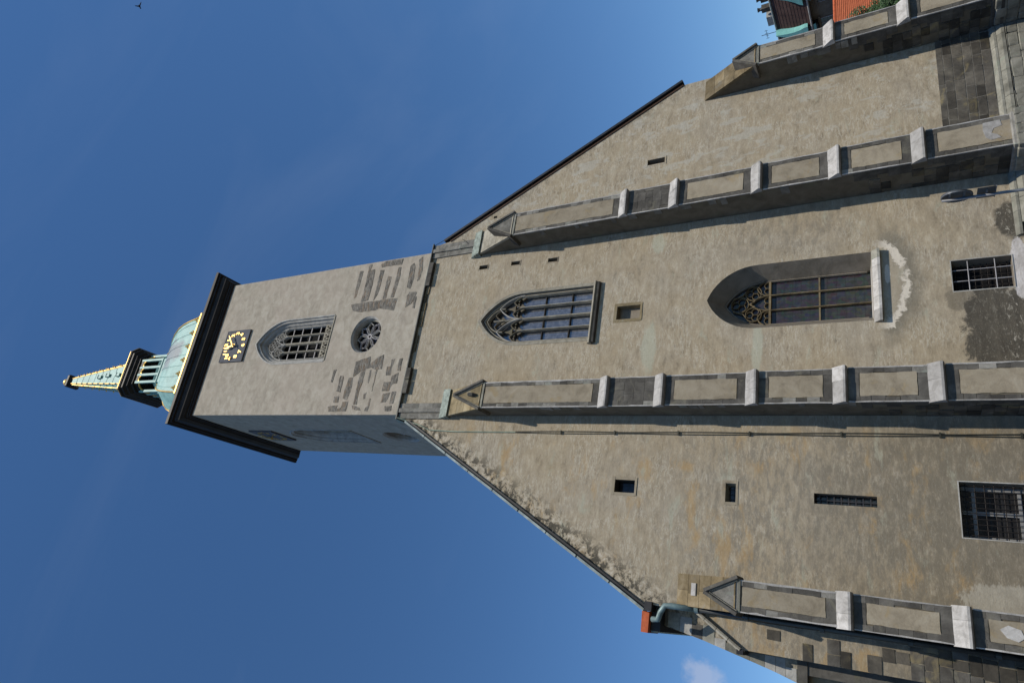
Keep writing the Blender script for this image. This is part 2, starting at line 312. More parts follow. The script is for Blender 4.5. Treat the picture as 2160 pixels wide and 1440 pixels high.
# ---------------------------------------------------------------- mesh helpers
def link(name, me, mat=None, parent=None, smooth=False):
    if mat is not None and not me.materials: me.materials.append(mat)
    if smooth:
        for p in me.polygons: p.use_smooth = True
    o = bpy.data.objects.new(name, me); COL.objects.link(o)
    if parent is not None:
        o.parent = parent
        l = parent.location
        if parent.parent is None and l.length: o.matrix_parent_inverse = Matrix.Translation(-l)
    return o
def mesh(name, V, F, mat, parent=None, smooth=False):
    me = bpy.data.meshes.new(name); me.from_pydata([tuple(v) for v in V], [], F)
    bm = bmesh.new(); bm.from_mesh(me); bmesh.ops.recalc_face_normals(bm, faces=bm.faces); bm.to_mesh(me); bm.free()
    return link(name, me, mat, parent, smooth)
class MB:
    """collects shapes into one mesh"""
    def __init__(s): s.V = []; s.F = []
    def add(s, V, F):
        k = len(s.V); s.V += [tuple(v) for v in V]; s.F += [tuple(i + k for i in f) for f in F]; return s
    def box(s, x0, x1, y0, y1, z0, z1, j=0.0):
        r = lambda: random.uniform(-j, j) if j else 0.0
        V = [(x + r(), y + r(), z + r()) for z in (z0, z1) for y in (y0, y1) for x in (x0, x1)]
        return s.add(V, [(0, 2, 3, 1), (4, 5, 7, 6), (0, 1, 5, 4), (2, 6, 7, 3), (0, 4, 6, 2), (1, 3, 7, 5)])
    def prism(s, poly, y0, y1):                      # outline in x-z, pushed along y
        n = len(poly)
        V = [(x, y0, z) for x, z in poly] + [(x, y1, z) for x, z in poly]
        F = [tuple(t) for t in tessellate_polygon([[Vector((x, z, 0)) for x, z in poly]])]
        F = F + [tuple(i + n for i in t) for t in F] + [(i, (i + 1) % n, n + (i + 1) % n, n + i) for i in range(n)]
        return s.add(V, F)
    def xprism(s, prof, x0, x1):                     # outline in y-z, pushed along x
        n = len(prof)
        V = [(x0, y, z) for y, z in prof] + [(x1, y, z) for y, z in prof]
        F = [tuple(t) for t in tessellate_polygon([[Vector((y, z, 0)) for y, z in prof]])]
        F = F + [tuple(i + n for i in t) for t in F] + [(i, (i + 1) % n, n + (i + 1) % n, n + i) for i in range(n)]
        return s.add(V, F)
    def sweep(s, path, sec, closed=False):           # section (offset, y) along an x-z path
        n = len(path); k = len(sec); V = []
        for i, (x, z) in enumerate(path):
            if closed: a, b = path[i - 1], path[(i + 1) % n]
            else: a, b = path[max(0, i - 1)], path[min(n - 1, i + 1)]
            d0 = Vector((x - a[0], z - a[1])); d1 = Vector((b[0] - x, b[1] - z))
            if d0.length < 1e-7: d0 = d1
            if d1.length < 1e-7: d1 = d0
            d0.normalize(); d1.normalize(); t = d0 + d1
            if t.length < 1e-6: t = d1
            t.normalize(); nn = Vector((-t.y, t.x)); c = max(0.35, t.dot(d1))
            for o, y in sec: V.append((x + nn.x * o / c, y, z + nn.y * o / c))
        F = []
        for i in range(n if closed else n - 1):
            for j in range(k):
                F.append((i * k + j, i * k + (j + 1) % k, ((i + 1) % n) * k + (j + 1) % k, ((i + 1) % n) * k + j))
        if not closed: F += [tuple(range(k)), tuple(range((n - 1) * k, n * k))]
        return s.add(V, F)
    def tube(s, pts, r, k=8, closed=False):
        pts = [Vector(p) for p in pts]; n = len(pts); V = []
        rr = r if isinstance(r, (list, tuple)) else [r] * n
        ref = Vector((0.31, 0.17, 0.93)).normalized()
        for i, p in enumerate(pts):
            t = (pts[min(n - 1, i + 1)] - pts[max(0, i - 1)]).normalized()
            a = t.cross(ref)
            if a.length < 0.05: a = t.cross(Vector((1, 0, 0)))
            a.normalize(); b = t.cross(a)
            for q in range(k):
                g = 2 * math.pi * q / k; V.append(p + (a * math.cos(g) + b * math.sin(g)) * rr[i])
        F = [(i * k + q, i * k + (q + 1) % k, (i + 1) * k + (q + 1) % k, (i + 1) * k + q) for i in range(n - 1) for q in range(k)]
        F += [tuple(range(k)), tuple(range((n - 1) * k, n * k))]
        return s.add(V, F)
    def loft(s, rings, closed=True, cap0=False, cap1=False):
        k = len(rings[0]); V = [v for r in rings for v in r]; F = []
        for i in range(len(rings) - 1):
            for j in range(k if closed else k - 1):
                F.append((i * k + j, i * k + (j + 1) % k, (i + 1) * k + (j + 1) % k, (i + 1) * k + j))
        if cap0: F.append(tuple(range(k)))
        if cap1: F.append(tuple(range((len(rings) - 1) * k, len(rings) * k)))
        return s.add(V, F)
    def build(s, name, mat, parent=None, smooth=False): return mesh(name, s.V, s.F, mat, parent, smooth)

def empty(name, loc, label, cat, group=None):
    o = bpy.data.objects.new(name, None); COL.objects.link(o); o.location = loc; o.empty_display_size = 0.5
    o['label'] = label; o['category'] = cat
    if group: o['group'] = group
    return o

# worn blocks: a few bevelled unit cubes shared by all stones of the same make
def unit_blocks(prefix, mat, count=6, bev=0.055, jit=0.028):
    out = []
    for q in range(count):
        bm = bmesh.new(); bmesh.ops.create_cube(bm, size=1.0)
        for v in bm.verts: v.co += Vector([random.uniform(-jit, jit) for _ in range(3)])
        bmesh.ops.bevel(bm, geom=bm.edges[:], offset=bev, segments=1, affect='EDGES', profile=0.6)
        me = bpy.data.meshes.new(prefix); bm.to_mesh(me); bm.free(); me.materials.append(mat); out.append(me)
    return out
UB = {k: unit_blocks(k + '_block', M[k], 6, *((0.08, 0.06) if k == 'plinth' else (0.035, 0.03) if k == 'ashlar' else (0.018, 0.012))) for k in ('quoin', 'ashlar', 'plinth', 'pale', 'ochre', 'dark', 'trac', 'worn')}
def block(name, kind, x0, x1, y0, y1, z0, z1, parent):
    o = link(name, random.choice(UB[kind]), None, parent)
    o.location = ((x0 + x1) / 2, (y0 + y1) / 2, (z0 + z1) / 2); o.scale = (x1 - x0, y1 - y0, z1 - z0)
    return o

def arch(cx, zs, hw, rise, n=10):
    r = (hw * hw + rise * rise) / (2 * hw); a1 = math.pi - math.atan2(rise, r - hw)
    L = [(cx - hw + r + r * math.cos(math.pi + (a1 - math.pi) * i / n), zs + r * math.sin(math.pi + (a1 - math.pi) * i / n)) for i in range(n + 1)]
    L[-1] = (cx, zs + rise)
    return L + [(2 * cx - x, z) for x, z in L[-2::-1]]
def lancet(cx, z0, zs, hw, rise, n=10): return [(cx - hw, z0)] + arch(cx, zs, hw, rise, n) + [(cx + hw, z0)]
def circle(cx, cz, r, n=24, a0=0.0): return [(cx + r * math.cos(a0 + 2 * math.pi * i / n), cz + r * math.sin(a0 + 2 * math.pi * i / n)) for i in range(n)]
def rect(x0, x1, z0, z1): return [(x0, z0), (x1, z0), (x1, z1), (x0, z1)]

def wall(name, outer, holes, y, mat, parent, thick=0.0):
    loops = [outer] + holes
    tri = tessellate_polygon([[Vector((x, z, 0)) for x, z in lp] for lp in loops])
    V = [(x, y, z) for lp in loops for x, z in lp]
    return mesh(name, V, [tuple(t) for t in tri], mat, parent)

def cut_poly(poly, z0, z1):
    """part of a polygon between two heights"""
    def clip(p, f):
        o = []
        for i in range(len(p)):
            a, b = p[i - 1], p[i]; fa, fb = f(a), f(b)
            if (fa >= 0) != (fb >= 0):
                t = fa / (fa - fb); o.append((a[0] + (b[0] - a[0]) * t, a[1] + (b[1] - a[1]) * t))
            if fb >= 0: o.append(b)
        return o
    q = clip(poly, lambda v: v[1] - z0)
    return clip(q, lambda v: z1 - v[1]) if q else q
def cut_x(poly, x0, x1):
    q = cut_poly([(z, x) for x, z in poly], x0, x1)
    return [(x, z) for z, x in q]
def panes(poly, xs, zs, y, mat, parent, name='pane'):
    for a, b in zip(xs[:-1], xs[1:]):
        col = cut_x(poly, a, b)
        if len(col) < 3: continue
        for c, d in zip(zs[:-1], zs[1:]):
            p = cut_poly(col, c, d)
            if len(p) >= 3:
                yy = y + random.uniform(-0.004, 0.004)
                MB().prism(p, yy, yy + 0.02).build(name, mat, parent)

# ---------------------------------------------------------------- the ground
G = MB(); nx = 60
def gz(x, y):
    t = min(1, max(0, (-y - 6.0) / 13.0)); t = t * t * (3 - 2 * t); return 2.9 + 3.2 * t
xs = [-2500, -600, -150] + [-60 + 6 * i for i in range(26)] + [150, 600, 2500]; ys = [-2500, -600, -150] + [-60 + 3 * i for i in range(42)] + [150, 600, 2500]
V = [(x, y, gz(x, y)) for y in ys for x in xs]; F = []
for j in range(len(ys) - 1):
    for i in range(len(xs) - 1):
        k = j * len(xs) + i; F.append((k, k + 1, k + len(xs) + 1, k + len(xs)))
gm = stone('paving', (0.045, 0.044, 0.042), (0.065, 0.063, 0.060), (0.09, 0.087, 0.083), 0.8, 0.0)
g = mesh('ground', V, F, gm); g['kind'] = 'structure'

# ---------------------------------------------------------------- the church
church = empty('church', (0, 0, 2.9), 'old plastered church with a square clock tower, stepped buttresses and a green copper spire', 'church')
CX = 0.12; CY = 5.41; TW = 5.01; SY = 0.40          # tower axis, half width, front plane of the upper stage
# openings in the west front
BW2 = lancet(0.10, 20.72, 24.75, 1.50, 2.62); BW3 = lancet(0.10, 9.0, 13.25, 1.46, 2.07)
slits = [(3.26, 3.50, 27.40, 27.96), (3.24, 3.46, 25.33, 25.88), (3.12, 3.34, 23.06, 23.62)]
small = {'niche': (-0.46, 0.20, 18.35, 19.48), 'r': (7.92, 8.22, 17.75, 18.64), 'a': (-8.36, -7.84, 17.90, 18.78), 'b': (-8.46, -7.76, 13.86, 14.24), 'slot': (-8.32, -7.95, 9.16, 11.14), 'big': (-9.08, -7.32, 3.9, 6.80), 'low': (-0.44, 0.78, 4.66, 6.44), 'put': (6.48, 6.62, 27.38, 27.62)}
holes = [BW2, BW3] + [rect(*s) for s in slits] + [rect(*s) for s in small.values()]
outer = [(-12.5, 2.0), (12.5, 2.0), (12.5, 17.12), (5.42, 30.55), (5.26, 31.5), (-5.24, 31.5), (-5.36, 30.6), (-12.5, 17.12)]
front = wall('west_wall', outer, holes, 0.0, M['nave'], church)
# flank walls, rear wall, roof slopes
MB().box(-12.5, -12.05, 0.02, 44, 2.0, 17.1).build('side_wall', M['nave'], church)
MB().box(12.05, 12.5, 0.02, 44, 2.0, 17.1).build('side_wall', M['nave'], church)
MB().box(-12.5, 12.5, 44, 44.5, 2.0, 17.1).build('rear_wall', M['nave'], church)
MB().prism([(-12.4, 17.0), (12.4, 17.0), (0, 40.4)], 44, 44.5).build('rear_gable', M['nave'], church)
roofm = plain('dark_roof_tiles', (0.16, 0.07, 0.045), 0.85, 0, 0.2, 0.35, 2.0, 0.4)
for s in (-1, 1):
    q = lambda P: [(0.06 + s * (x + 0.06), z) for x, z in P]
    rs = MB().prism(q([(12.66, 16.85), (12.5, 17.1), (5.2, 30.9), (5.2, 30.5), (12.4, 16.9)]), 0.28, 10.45)
    rs.prism(q([(12.66, 16.85), (12.5, 17.1), (0.0, 40.7), (0.0, 40.3), (12.4, 16.9)]), 10.45, 44.8)
    rs.build('roof_slope', roofm, church)
# verges: black on the right, pale weathered copper on the left
vr = MB().sweep([(5.40, 30.75), (12.62, 17.05)], [(0.03, -0.14), (0.17, -0.14), (0.17, 0.30), (0.03, 0.30)]).build('verge', M['slate'], church); vr['label'] = 'black sheet verge on the right slope'
MB().sweep([(5.46, 30.42), (12.5, 17.08)], [(-0.07, -0.05), (0.02, -0.05), (0.02, 0.03), (-0.07, 0.03)]).build('verge_board', M['brown'], vr)
L = [(-12.62, 17.02), (-5.30, 30.85)]; seg = 9; vl = None
for i in range(seg):
    a, b = i / seg, (i + 1) / seg - 0.004
    p = [(L[0][0] + (L[1][0] - L[0][0]) * t, L[0][1] + (L[1][1] - L[0][1]) * t + random.uniform(-0.015, 0.015)) for t in (a, b)]
    o = MB().sweep(p, [(0.06, -0.18), (0.165, -0.15), (0.165, 0.30), (0.06, 0.30)]).build('verge_sheet', M['flash_pale'], church)
MB().sweep([(-12.58, 17.05), (-5.34, 30.72)], [(-0.04, -0.10), (0.055, -0.10), (0.055, 0.05), (-0.04, 0.05)]).build('verge_board', M['slate'], church)

# ---- lower tower stage: copper-covered offset under the upper shaft, worn corner strips
led = MB().xprism([(-0.16, 31.50), (-0.16, 31.56), (0.62, 31.98), (0.62, 31.50)], -5.28, 5.32).build('offset_flashing', M['flash'], church)
MB().xprism([(-0.19, 31.455), (-0.19, 31.515), (-0.13, 31.515), (-0.13, 31.455)], -5.30, 5.34).build('drip_edge', M['slate'], led)
for x0, x1 in ((2.6, 3.35), (3.38, 4.1), (-3.85, -3.1), (-3.06, -2.4)):
    block('parapet_stone', 'quoin', x0, x1, -0.20, 0.05, 31.18, 31.47, church)
for i in range(9):
    x = -1.9 + i * 0.5
    if random.random() < 0.75: block('string_stone', 'ochre', x, x + 0.46, -0.06, 0.03, 31.26 + random.uniform(-0.05, 0.04), 31.44, church)
for s, x0 in ((1, 4.42), (-1, -5.24)):
    for k, (dx, w, d) in enumerate(((0.0, 0.30, 0.09), (0.32, 0.22, 0.17), (0.56, 0.27, 0.10))):
        z = 28.4
        while z < 31.4:
            h = random.uniform(0.6, 1.1); z1 = min(31.44, z + h)
            xx = x0 + dx
            block('corner_stone', 'worn', xx, xx + w, -d, 0.05, z, z1 - 0.004, church); z = z1

# ---- upper tower shaft
BF = dict(cx=0.13, z0=39.02, zs=43.40, hw=1.52, rise=2.65)
RO = (0.14, 35.90, 1.20)
bell_hole = lancet(BF['cx'], BF['z0'], BF['zs'], BF['hw'], BF['rise'])
rose_hole = circle(RO[0], RO[1], RO[2], 40)
sh_out = [(CX - TW, 29.0), (CX + TW, 29.0), (CX + TW, 51.0), (CX - TW, 51.0)]
tower = wall('tower_wall', sh_out, [bell_hole, rose_hole], SY, M['tower'], church)
def spin(o):                                        # a quarter turn about the tower axis: west face to north face
    o.rotation_euler = (0, 0, -math.pi / 2)
    R = Matrix.Rotation(-math.pi / 2, 3, 'Z'); c = Vector((CX, CY, 0)); o.location = c - R @ c
t2 = tower.copy(); COL.objects.link(t2); spin(t2)
MB().box(CX - TW + 0.02, CX + TW, CY + TW - 0.3, CY + TW, 29, 51).build('tower_wall', M['tower'], church)
MB().box(CX + TW - 0.3, CX + TW, SY + 0.02, CY + TW - 0.32, 29, 51).build('tower_wall', M['tower'], church)
PATCHES=[
[(4.67,37.77),(4.64,37.45),(3.84,37.46),(2.81,37.54),(2.70,37.71),(4.00,37.77)],
[(5.02,37.05),(5.03,36.79),(4.36,36.85),(4.29,37.03)],
[(4.59,36.71),(4.64,36.45),(4.05,36.40),(3.30,36.37),(2.44,36.41),(2.38,37.00),(3.12,36.97),(3.83,36.99),(4.29,37.03)],
[(4.49,35.96),(4.47,35.65),(4.04,35.65),(3.14,35.68),(2.82,35.73),(2.40,35.95),(3.00,35.94),(3.66,35.96)],
[(3.98,35.19),(3.90,34.90),(3.53,34.87),(3.05,34.93),(2.49,34.91),(1.91,35.13),(2.68,35.21),(3.21,35.21)],
[(4.50,34.47),(4.47,34.24),(3.77,34.17),(3.29,34.23),(2.43,34.32),(2.41,34.55),(3.25,34.50),(3.89,34.49)],
[(2.30,37.79),(2.34,37.04),(2.35,35.94),(2.36,34.82),(2.37,34.54),(2.35,33.97),(2.00,34.01),(1.54,34.07),(1.68,34.77),(1.81,35.29),(1.69,35.64),(1.67,36.83),(1.91,37.61)],
[(4.92,36.01),(5.07,35.55),(5.05,34.23),(4.68,34.28),(4.68,34.56),(4.69,35.25),(4.69,35.89)],
[(4.45,33.51),(4.66,33.24),(4.40,33.12),(3.47,33.02),(2.85,33.13),(3.00,33.40)],
[(4.78,32.94),(4.99,32.67),(4.04,32.48),(3.41,32.55),(3.35,32.71),(4.31,32.78)],
[(2.65,33.08),(2.63,32.57),(2.40,32.56),(1.88,32.78),(1.69,33.19),(2.39,33.24)],
[(2.29,32.64),(2.31,32.49),(1.54,32.45),(1.56,32.63)],
[(-2.09,37.87),(-2.06,37.61),(-2.54,37.66),(-2.86,37.70),(-2.82,37.85)],
[(-2.45,37.17),(-2.47,36.86),(-3.06,36.83),(-3.50,36.82),(-3.46,37.16),(-2.99,37.13)],
[(-3.77,37.22),(-3.76,36.83),(-4.17,36.82),(-4.15,37.18)],
[(-4.37,37.55),(-4.29,36.78),(-4.69,36.79),(-4.68,37.39)],
[(-2.62,36.42),(-2.63,36.05),(-3.33,35.96),(-3.98,36.11),(-3.90,36.48),(-3.35,36.50)],
[(-4.11,36.43),(-4.06,35.99),(-4.66,35.98),(-4.67,36.77),(-4.52,36.75),(-4.45,36.41)],
[(-2.30,35.52),(-2.14,35.21),(-2.90,35.20),(-3.58,35.30),(-4.29,35.25),(-4.29,35.52),(-3.51,35.54),(-2.82,35.58)],
[(-4.36,35.58),(-4.36,35.27),(-4.46,34.97),(-4.63,34.83),(-4.61,35.24),(-4.51,35.51)],
[(-1.61,36.15),(-1.34,35.05),(-1.80,34.96),(-1.41,34.37),(-1.26,34.00),(-2.16,33.93),(-2.21,34.35),(-2.05,34.75),(-2.11,35.18),(-2.27,35.58),(-2.60,36.06),(-2.10,36.13)],
[(-2.22,34.85),(-2.16,34.72),(-2.99,34.69),(-2.98,34.78)],
[(-2.24,34.39),(-2.23,34.24),(-3.06,34.27),(-3.50,34.27),(-3.50,34.31),(-2.79,34.31)],
[(-3.66,34.90),(-3.56,34.69),(-3.96,34.69),(-3.96,34.80)],
[(-3.94,34.33),(-3.94,34.24),(-4.40,34.25),(-4.70,34.29),(-4.66,34.52),(-4.50,34.53),(-4.40,34.34)],
[(-1.60,33.32),(-1.58,33.07),(-2.15,33.17),(-2.56,33.14),(-2.55,33.52),(-2.04,33.58),(-2.05,33.32)],
[(-1.60,32.73),(-1.57,32.49),(-2.32,32.49),(-2.32,32.70)],
[(-2.63,33.03),(-2.57,32.84),(-2.45,32.58),(-3.08,32.53),(-3.10,32.90),(-3.50,33.00),(-3.48,33.55),(-2.95,33.53),(-2.97,33.02)],
[(-3.69,33.40),(-3.57,32.85),(-3.86,32.93),(-4.18,33.09),(-4.18,33.43)],
[(-3.57,32.77),(-3.54,32.45),(-4.25,32.49),(-4.25,32.74)],
[(-4.38,33.08),(-4.38,32.54),(-4.67,32.50),(-4.67,32.99)]]
for p in PATCHES:
    q = []
    for i in range(len(p)):
        a, b = p[i - 1], p[i]; L = math.hypot(b[0] - a[0], b[1] - a[1]); n = max(1, int(L / 0.16))
        for k in range(n):
            t = k / n; q.append((a[0] + (b[0] - a[0]) * t + random.uniform(-0.022, 0.022), a[1] + (b[1] - a[1]) * t + random.uniform(-0.022, 0.022)))
    d = random.uniform(0.006, 0.02)
    MB().prism([(min(x, CX + TW - 0.03), z) for x, z in q], SY - d, SY + 0.01).build('bare_stone', M['patch'], tower)

# ---- belfry window (west and north)
def belfry():
    c, z0, zs, hw, rise = BF['cx'], BF['z0'], BF['zs'], BF['hw'], BF['rise']
    st = [(hw, rise, SY), (hw - 0.03, rise - 0.04, SY + 0.06), (hw - 0.13, rise - 0.18, SY + 0.10), (hw - 0.16, rise - 0.22, SY + 0.24), (hw - 0.26, rise - 0.36, SY + 0.30), (hw - 0.34, rise - 0.48, SY + 0.46), (hw - 0.36, rise - 0.5, SY + 0.75)]
    rings = [[(x, y, z) for x, z in lancet(c, z0 + (0.25 * i / 6), zs, h, r)] for i, (h, r, y) in enumerate(st)]
    w = MB().loft(rings).build('belfry_window', M['trac'], church)
    ih, ir = st[-1][0], st[-1][1]
    MB().sweep(lancet(c, z0, zs, hw + 0.05, rise + 0.07), [(-0.05, SY - 0.035), (0.05, SY - 0.02), (0.05, SY + 0.03), (-0.05, SY + 0.03)]).build('hood_mould', M['trac'], w)
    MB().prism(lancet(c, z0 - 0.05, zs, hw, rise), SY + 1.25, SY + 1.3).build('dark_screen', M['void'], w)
    y0, y1 = SY + 0.42, SY + 0.66
    def sec(wd): return [(-wd / 2, y1), (-wd / 2, y0 + 0.09), (-wd / 6, y0), (wd / 6, y0), (wd / 2, y0 + 0.09), (wd / 2, y1)]
    MB().sweep(lancet(c, z0 + .2, zs, ih - 0.03, ir - 0.04), sec(0.10)).build('frame', M['trac'], w)
    for dx, wd in ((-0.58, 0.13), (0, 0.19), (0.58, 0.13)):
        MB().sweep([(c + dx, z0 + 0.1), (c + dx, zs + (0.55 if dx else 0.35))], sec(wd)).build('mullion', M['trac_warm'], w)
    for s in (-1, 1):
        MB().sweep(arch(c + s * 0.565, zs + 0.25, 0.565, 1.15), sec(0.12)).build('sub_arch', M['trac'], w)
        for q in (-1, 1):
            MB().sweep(arch(c + s * 0.565 + q * 0.285, zs + 0.15, 0.27, 0.40, 6), sec(0.08)).build('light_head', M['trac'], w)
        tr = MB()
        cc = (c + s * 0.565, zs + 0.80)
        tr.sweep(circle(cc[0], cc[1], 0.26, 16), sec(0.06), True)
        for k in range(4): tr.sweep(circle(cc[0] + 0.13 * math.cos(k * math.pi / 2), cc[1] + 0.13 * math.sin(k * math.pi / 2), 0.10, 8), sec(0.045), True)
        tr.build('quatrefoil', M['trac'], w)
    tr = MB(); cc = (c, zs + 1.33); tr.sweep(circle(cc[0], cc[1], 0.50, 24), sec(0.09), True)
    for i in range(-2, 3):
        for j in range(-2, 3):
            if (i + j) % 2 == 0 and i * i + j * j < 7: tr.sweep(circle(cc[0] + i * 0.16, cc[1] + j * 0.16, 0.115, 8, math.pi / 8), sec(0.05), True)
    tr.build('pierced_roundel', M['trac'], w)
    for j in range(4):
        for i in range(4):
            xx = c - 0.87 + i * 0.58; z = z0 + 1.62 + j * 0.86
            MB().box(xx - 0.26, xx + 0.26, y0 + 0.12, y0 + 0.18, z - 0.028, z + 0.028).build('saddle_bar', M['greybar'], w)
    for i in range(4):
        xx = c - 0.87 + i * 0.58; b = MB(); zz = z0 + 0.28
        yb0, yb1 = y0 - 0.02, y0 + 0.10; sb = [(-0.03, yb1), (-0.03, yb0), (0.03, yb0), (0.03, yb1)]
        b.box(xx - 0.25, xx + 0.25, yb0, yb1, zz + 0.62, zz + 0.74)
        for k in range(2):
            x1 = xx - 0.25 + k * 0.25
            b.sweep([(x1 + .02, zz - .02), (x1 + 0.23, zz + 0.62)], sb); b.sweep([(x1 + 0.23, zz - .02), (x1 + 0.02, zz + 0.62)], sb)
        b.build('balustrade_panel', M['trac_warm'], w)
    MB().xprism([(SY - 0.04, z0 - 0.02), (SY - 0.04, z0 - 0.10), (SY + 0.75, z0 - 0.10), (SY + 0.75, z0 + 0.30)], c - hw + 0.0, c + hw - 0.0).build('sill', M['trac_warm'], w)
    return w
def rose():
    c, z, r = RO
    st = [(r, SY), (r - 0.02, SY + 0.03), (r - 0.10, SY + 0.12), (r - 0.12, SY + 0.34), (r - 0.16, SY + 0.40), (r - 0.16, SY + 0.9)]
    w = MB().loft([[(x, y, zz) for x, zz in circle(c, z, rr, 40)] for rr, y in st]).build('rose_window', M['trac'], church, False)
    MB().prism(circle(c, z, r - 0.02, 32), SY + 0.52, SY + 0.55).build('pane', M['dark_glass'], w)
    y0, y1 = SY + 0.36, SY + 0.50; sc_ = [(-0.028, y1), (-0.028, y0 + 0.02), (0, y0), (0.028, y0 + 0.02), (0.028, y1)]
    MB().sweep(circle(c, z, r - 0.14, 40), [(-0.06, y1), (-0.04, y0 - 0.03), (0.05, y0 - 0.03), (0.06, y1)], True).build('rim', M['trac_warm'], w)
    MB().sweep(circle(c, z, 0.13, 14), [(-0.035, y1), (-0.035, y0), (0.035, y0), (0.035, y1)], True).build('hub', M['greybar'], w)
    for k in range(8):
        a = k * math.pi / 4 + 0.18
        half = [(0.14, 0.05), (0.32, 0.07), (0.5, 0.14), (0.62, 0.21), (0.72, 0.225), (0.79, 0.17), (0.82, 0.10), (0.90, 0.07), (0.98, 0.0)]
        loop = half + [(q, -b) for q, b in half[-2::-1]]
        pts = [(c + q * math.cos(a) - b * math.sin(a), z + q * math.sin(a) + b * math.cos(a)) for q, b in loop]
        MB().sweep(pts, sc_).build('petal', M['greybar'] if k % 2 else M['trac'], w)
    return w
bw = belfry(); rw = rose()
# ---- clock
def clock():
    x0, x1, z0, z1 = -1.09, 1.28, 47.05, 49.55; y = SY
    cl = MB().box(x0, x1, y - 0.10, y + 0.01, z0, z1).build('clock', M['clock'], church)
    MB().sweep(rect(x0 + 0.03, x1 - 0.03, z0 + 0.03, z1 - 0.03), [(-0.03, y - 0.115), (0.03, y - 0.115), (0.03, y - 0.09), (-0.03, y - 0.09)], True).build('dial_edge', M['clock'], cl)
    cx, cz = (x0 + x1) / 2, (z0 + z1) / 2
    for h in range(1, 13):
        cu = bpy.data.curves.new('numeral', 'FONT'); cu.body = str(h); cu.align_x = 'CENTER'; cu.align_y = 'CENTER'; cu.size = 0.46; cu.extrude = 0.015; cu.offset = 0.014
        to = bpy.data.objects.new('tmp', cu); COL.objects.link(to)
        bpy.context.view_layer.update()
        me = bpy.data.meshes.new_from_object(to.evaluated_get(bpy.context.evaluated_depsgraph_get()))
        COL.objects.unlink(to); bpy.data.objects.remove(to)
        a = math.radians(h * 30); R = 0.94
        o = link('numeral', me, M['gold'], cl); o.rotation_euler = (math.pi / 2, 0, 0); o.location = (cx + R * math.sin(a), y - 0.118, cz + R * math.cos(a))
        me.materials.clear(); me.materials.append(M['gold'])
    def hand(ang, prof, yy, nm):
        a = math.radians(ang); d = Vector((math.sin(a), math.cos(a))); n = Vector((d.y, -d.x))
        P = [(cx + d.x * t + n.x * wd, cz + d.y * t + n.y * wd) for t, wd in prof] + [(cx + d.x * t - n.x * wd, cz + d.y * t - n.y * wd) for t, wd in prof[::-1]]
        MB().prism(P, yy - 0.03, yy).build(nm, M['gold'], cl)
    hand(48, [(-0.22, 0.03), (0, 0.045), (0.55, 0.03), (0.66, 0.085), (0.76, 0.05), (1.0, 0.01)], y - 0.30, 'minute_hand')
    hand(342, [(-0.18, 0.04), (0, 0.055), (0.32, 0.045), (0.46, 0.12), (0.58, 0.07), (0.80, 0.012)], y - 0.24, 'hour_hand')
    MB().tube([(cx, y - 0.36, cz), (cx, y - 0.1, cz)], 0.05, 10).build('spindle', M['gold'], cl)
    return cl
ck = clock()
for o in (bw, rw, ck):
    c2 = o.copy(); COL.objects.link(c2); spin(c2)
    for ch in list(o.children):
        d = ch.copy(); COL.objects.link(d); d.parent = c2

# ---- cornice and spire
def csq(R, c, z):                                    # square with cut corners
    P = [(R - c, -R), (R, -R + c), (R, R - c), (R - c, R), (-R + c, R), (-R, R - c), (-R, -R + c), (-R + c, -R)]
    return [(CX + x, CY + y, z) for x, y in P]
prof = [(5.03, 50.90), (5.10, 50.92), (5.12, 51.02), (5.18, 51.04), (5.20, 51.14), (5.30, 51.18), (5.48, 51.36), (5.58, 51.60), (5.60, 51.74), (5.72, 51.77), (5.74, 51.92), (5.86, 51.97), (5.88, 52.20), (5.80, 52.24)]
co = MB().loft([csq(R, 0.004, z) for R, z in prof], True, False, False).build('cornice', M['cornice'], church)
MB().loft([csq(5.79, 0.004, 52.23), csq(4.85, 1.2, 53.2), csq(4.62, 1.46, 54.3)], True, False, True).build('cornice_roof', M['copper'], co)
MB().sweep(rect(-4.93, 5.17, 50.80, 50.90), [(-0.02, SY - 0.05), (0.02, SY - 0.05), (0.02, SY), (-0.02, SY)], True).build('bed_mould', M['brown'], co)
dome = [(4.55, 1.44, 54.55), (4.38, 1.39, 55.2), (4.20, 1.33, 56.5), (4.02, 1.27, 57.5), (3.75, 1.18, 58.5), (3.36, 1.06, 59.5), (2.90, 0.92, 60.4), (2.42, 0.76, 61.1), (2.02, 0.60, 61.8), (1.82, 0.50, 62.4)]
dm = MB().loft([csq(*d) for d in dome], True, False, True).build('copper_dome', M['copper'], church)
MB().loft([csq(4.60, 1.45, 54.25), csq(4.72, 1.49, 54.35), csq(4.72, 1.49, 54.48), csq(4.56, 1.44, 54.55)]).build('gilt_rim', M['gold'], dm)
MB().loft([csq(4.62, 1.46, 54.08), csq(4.66, 1.47, 54.10), csq(4.66, 1.47, 54.24), csq(4.60, 1.45, 54.26)]).build('rim_band', M['brown'], dm)
for k in range(8):
    MB().tube([Vector(csq(R + 0.03, c, z)[k]) for R, c, z in dome], 0.055, 6).build('gilt_rib', M['gold'], dm)
for i in range(-3, 4):                               # standing seams
    for side in (0, 1):
        pts = []
        for R, c, z in dome:
            t = i / 3.4 * (R - c); pts.append((CX + t, CY - R - 0.012, z) if side == 0 else (CX - R - 0.012, CY + t, z))
        MB().tube(pts, 0.028, 5).build('seam', M['copper'], dm)
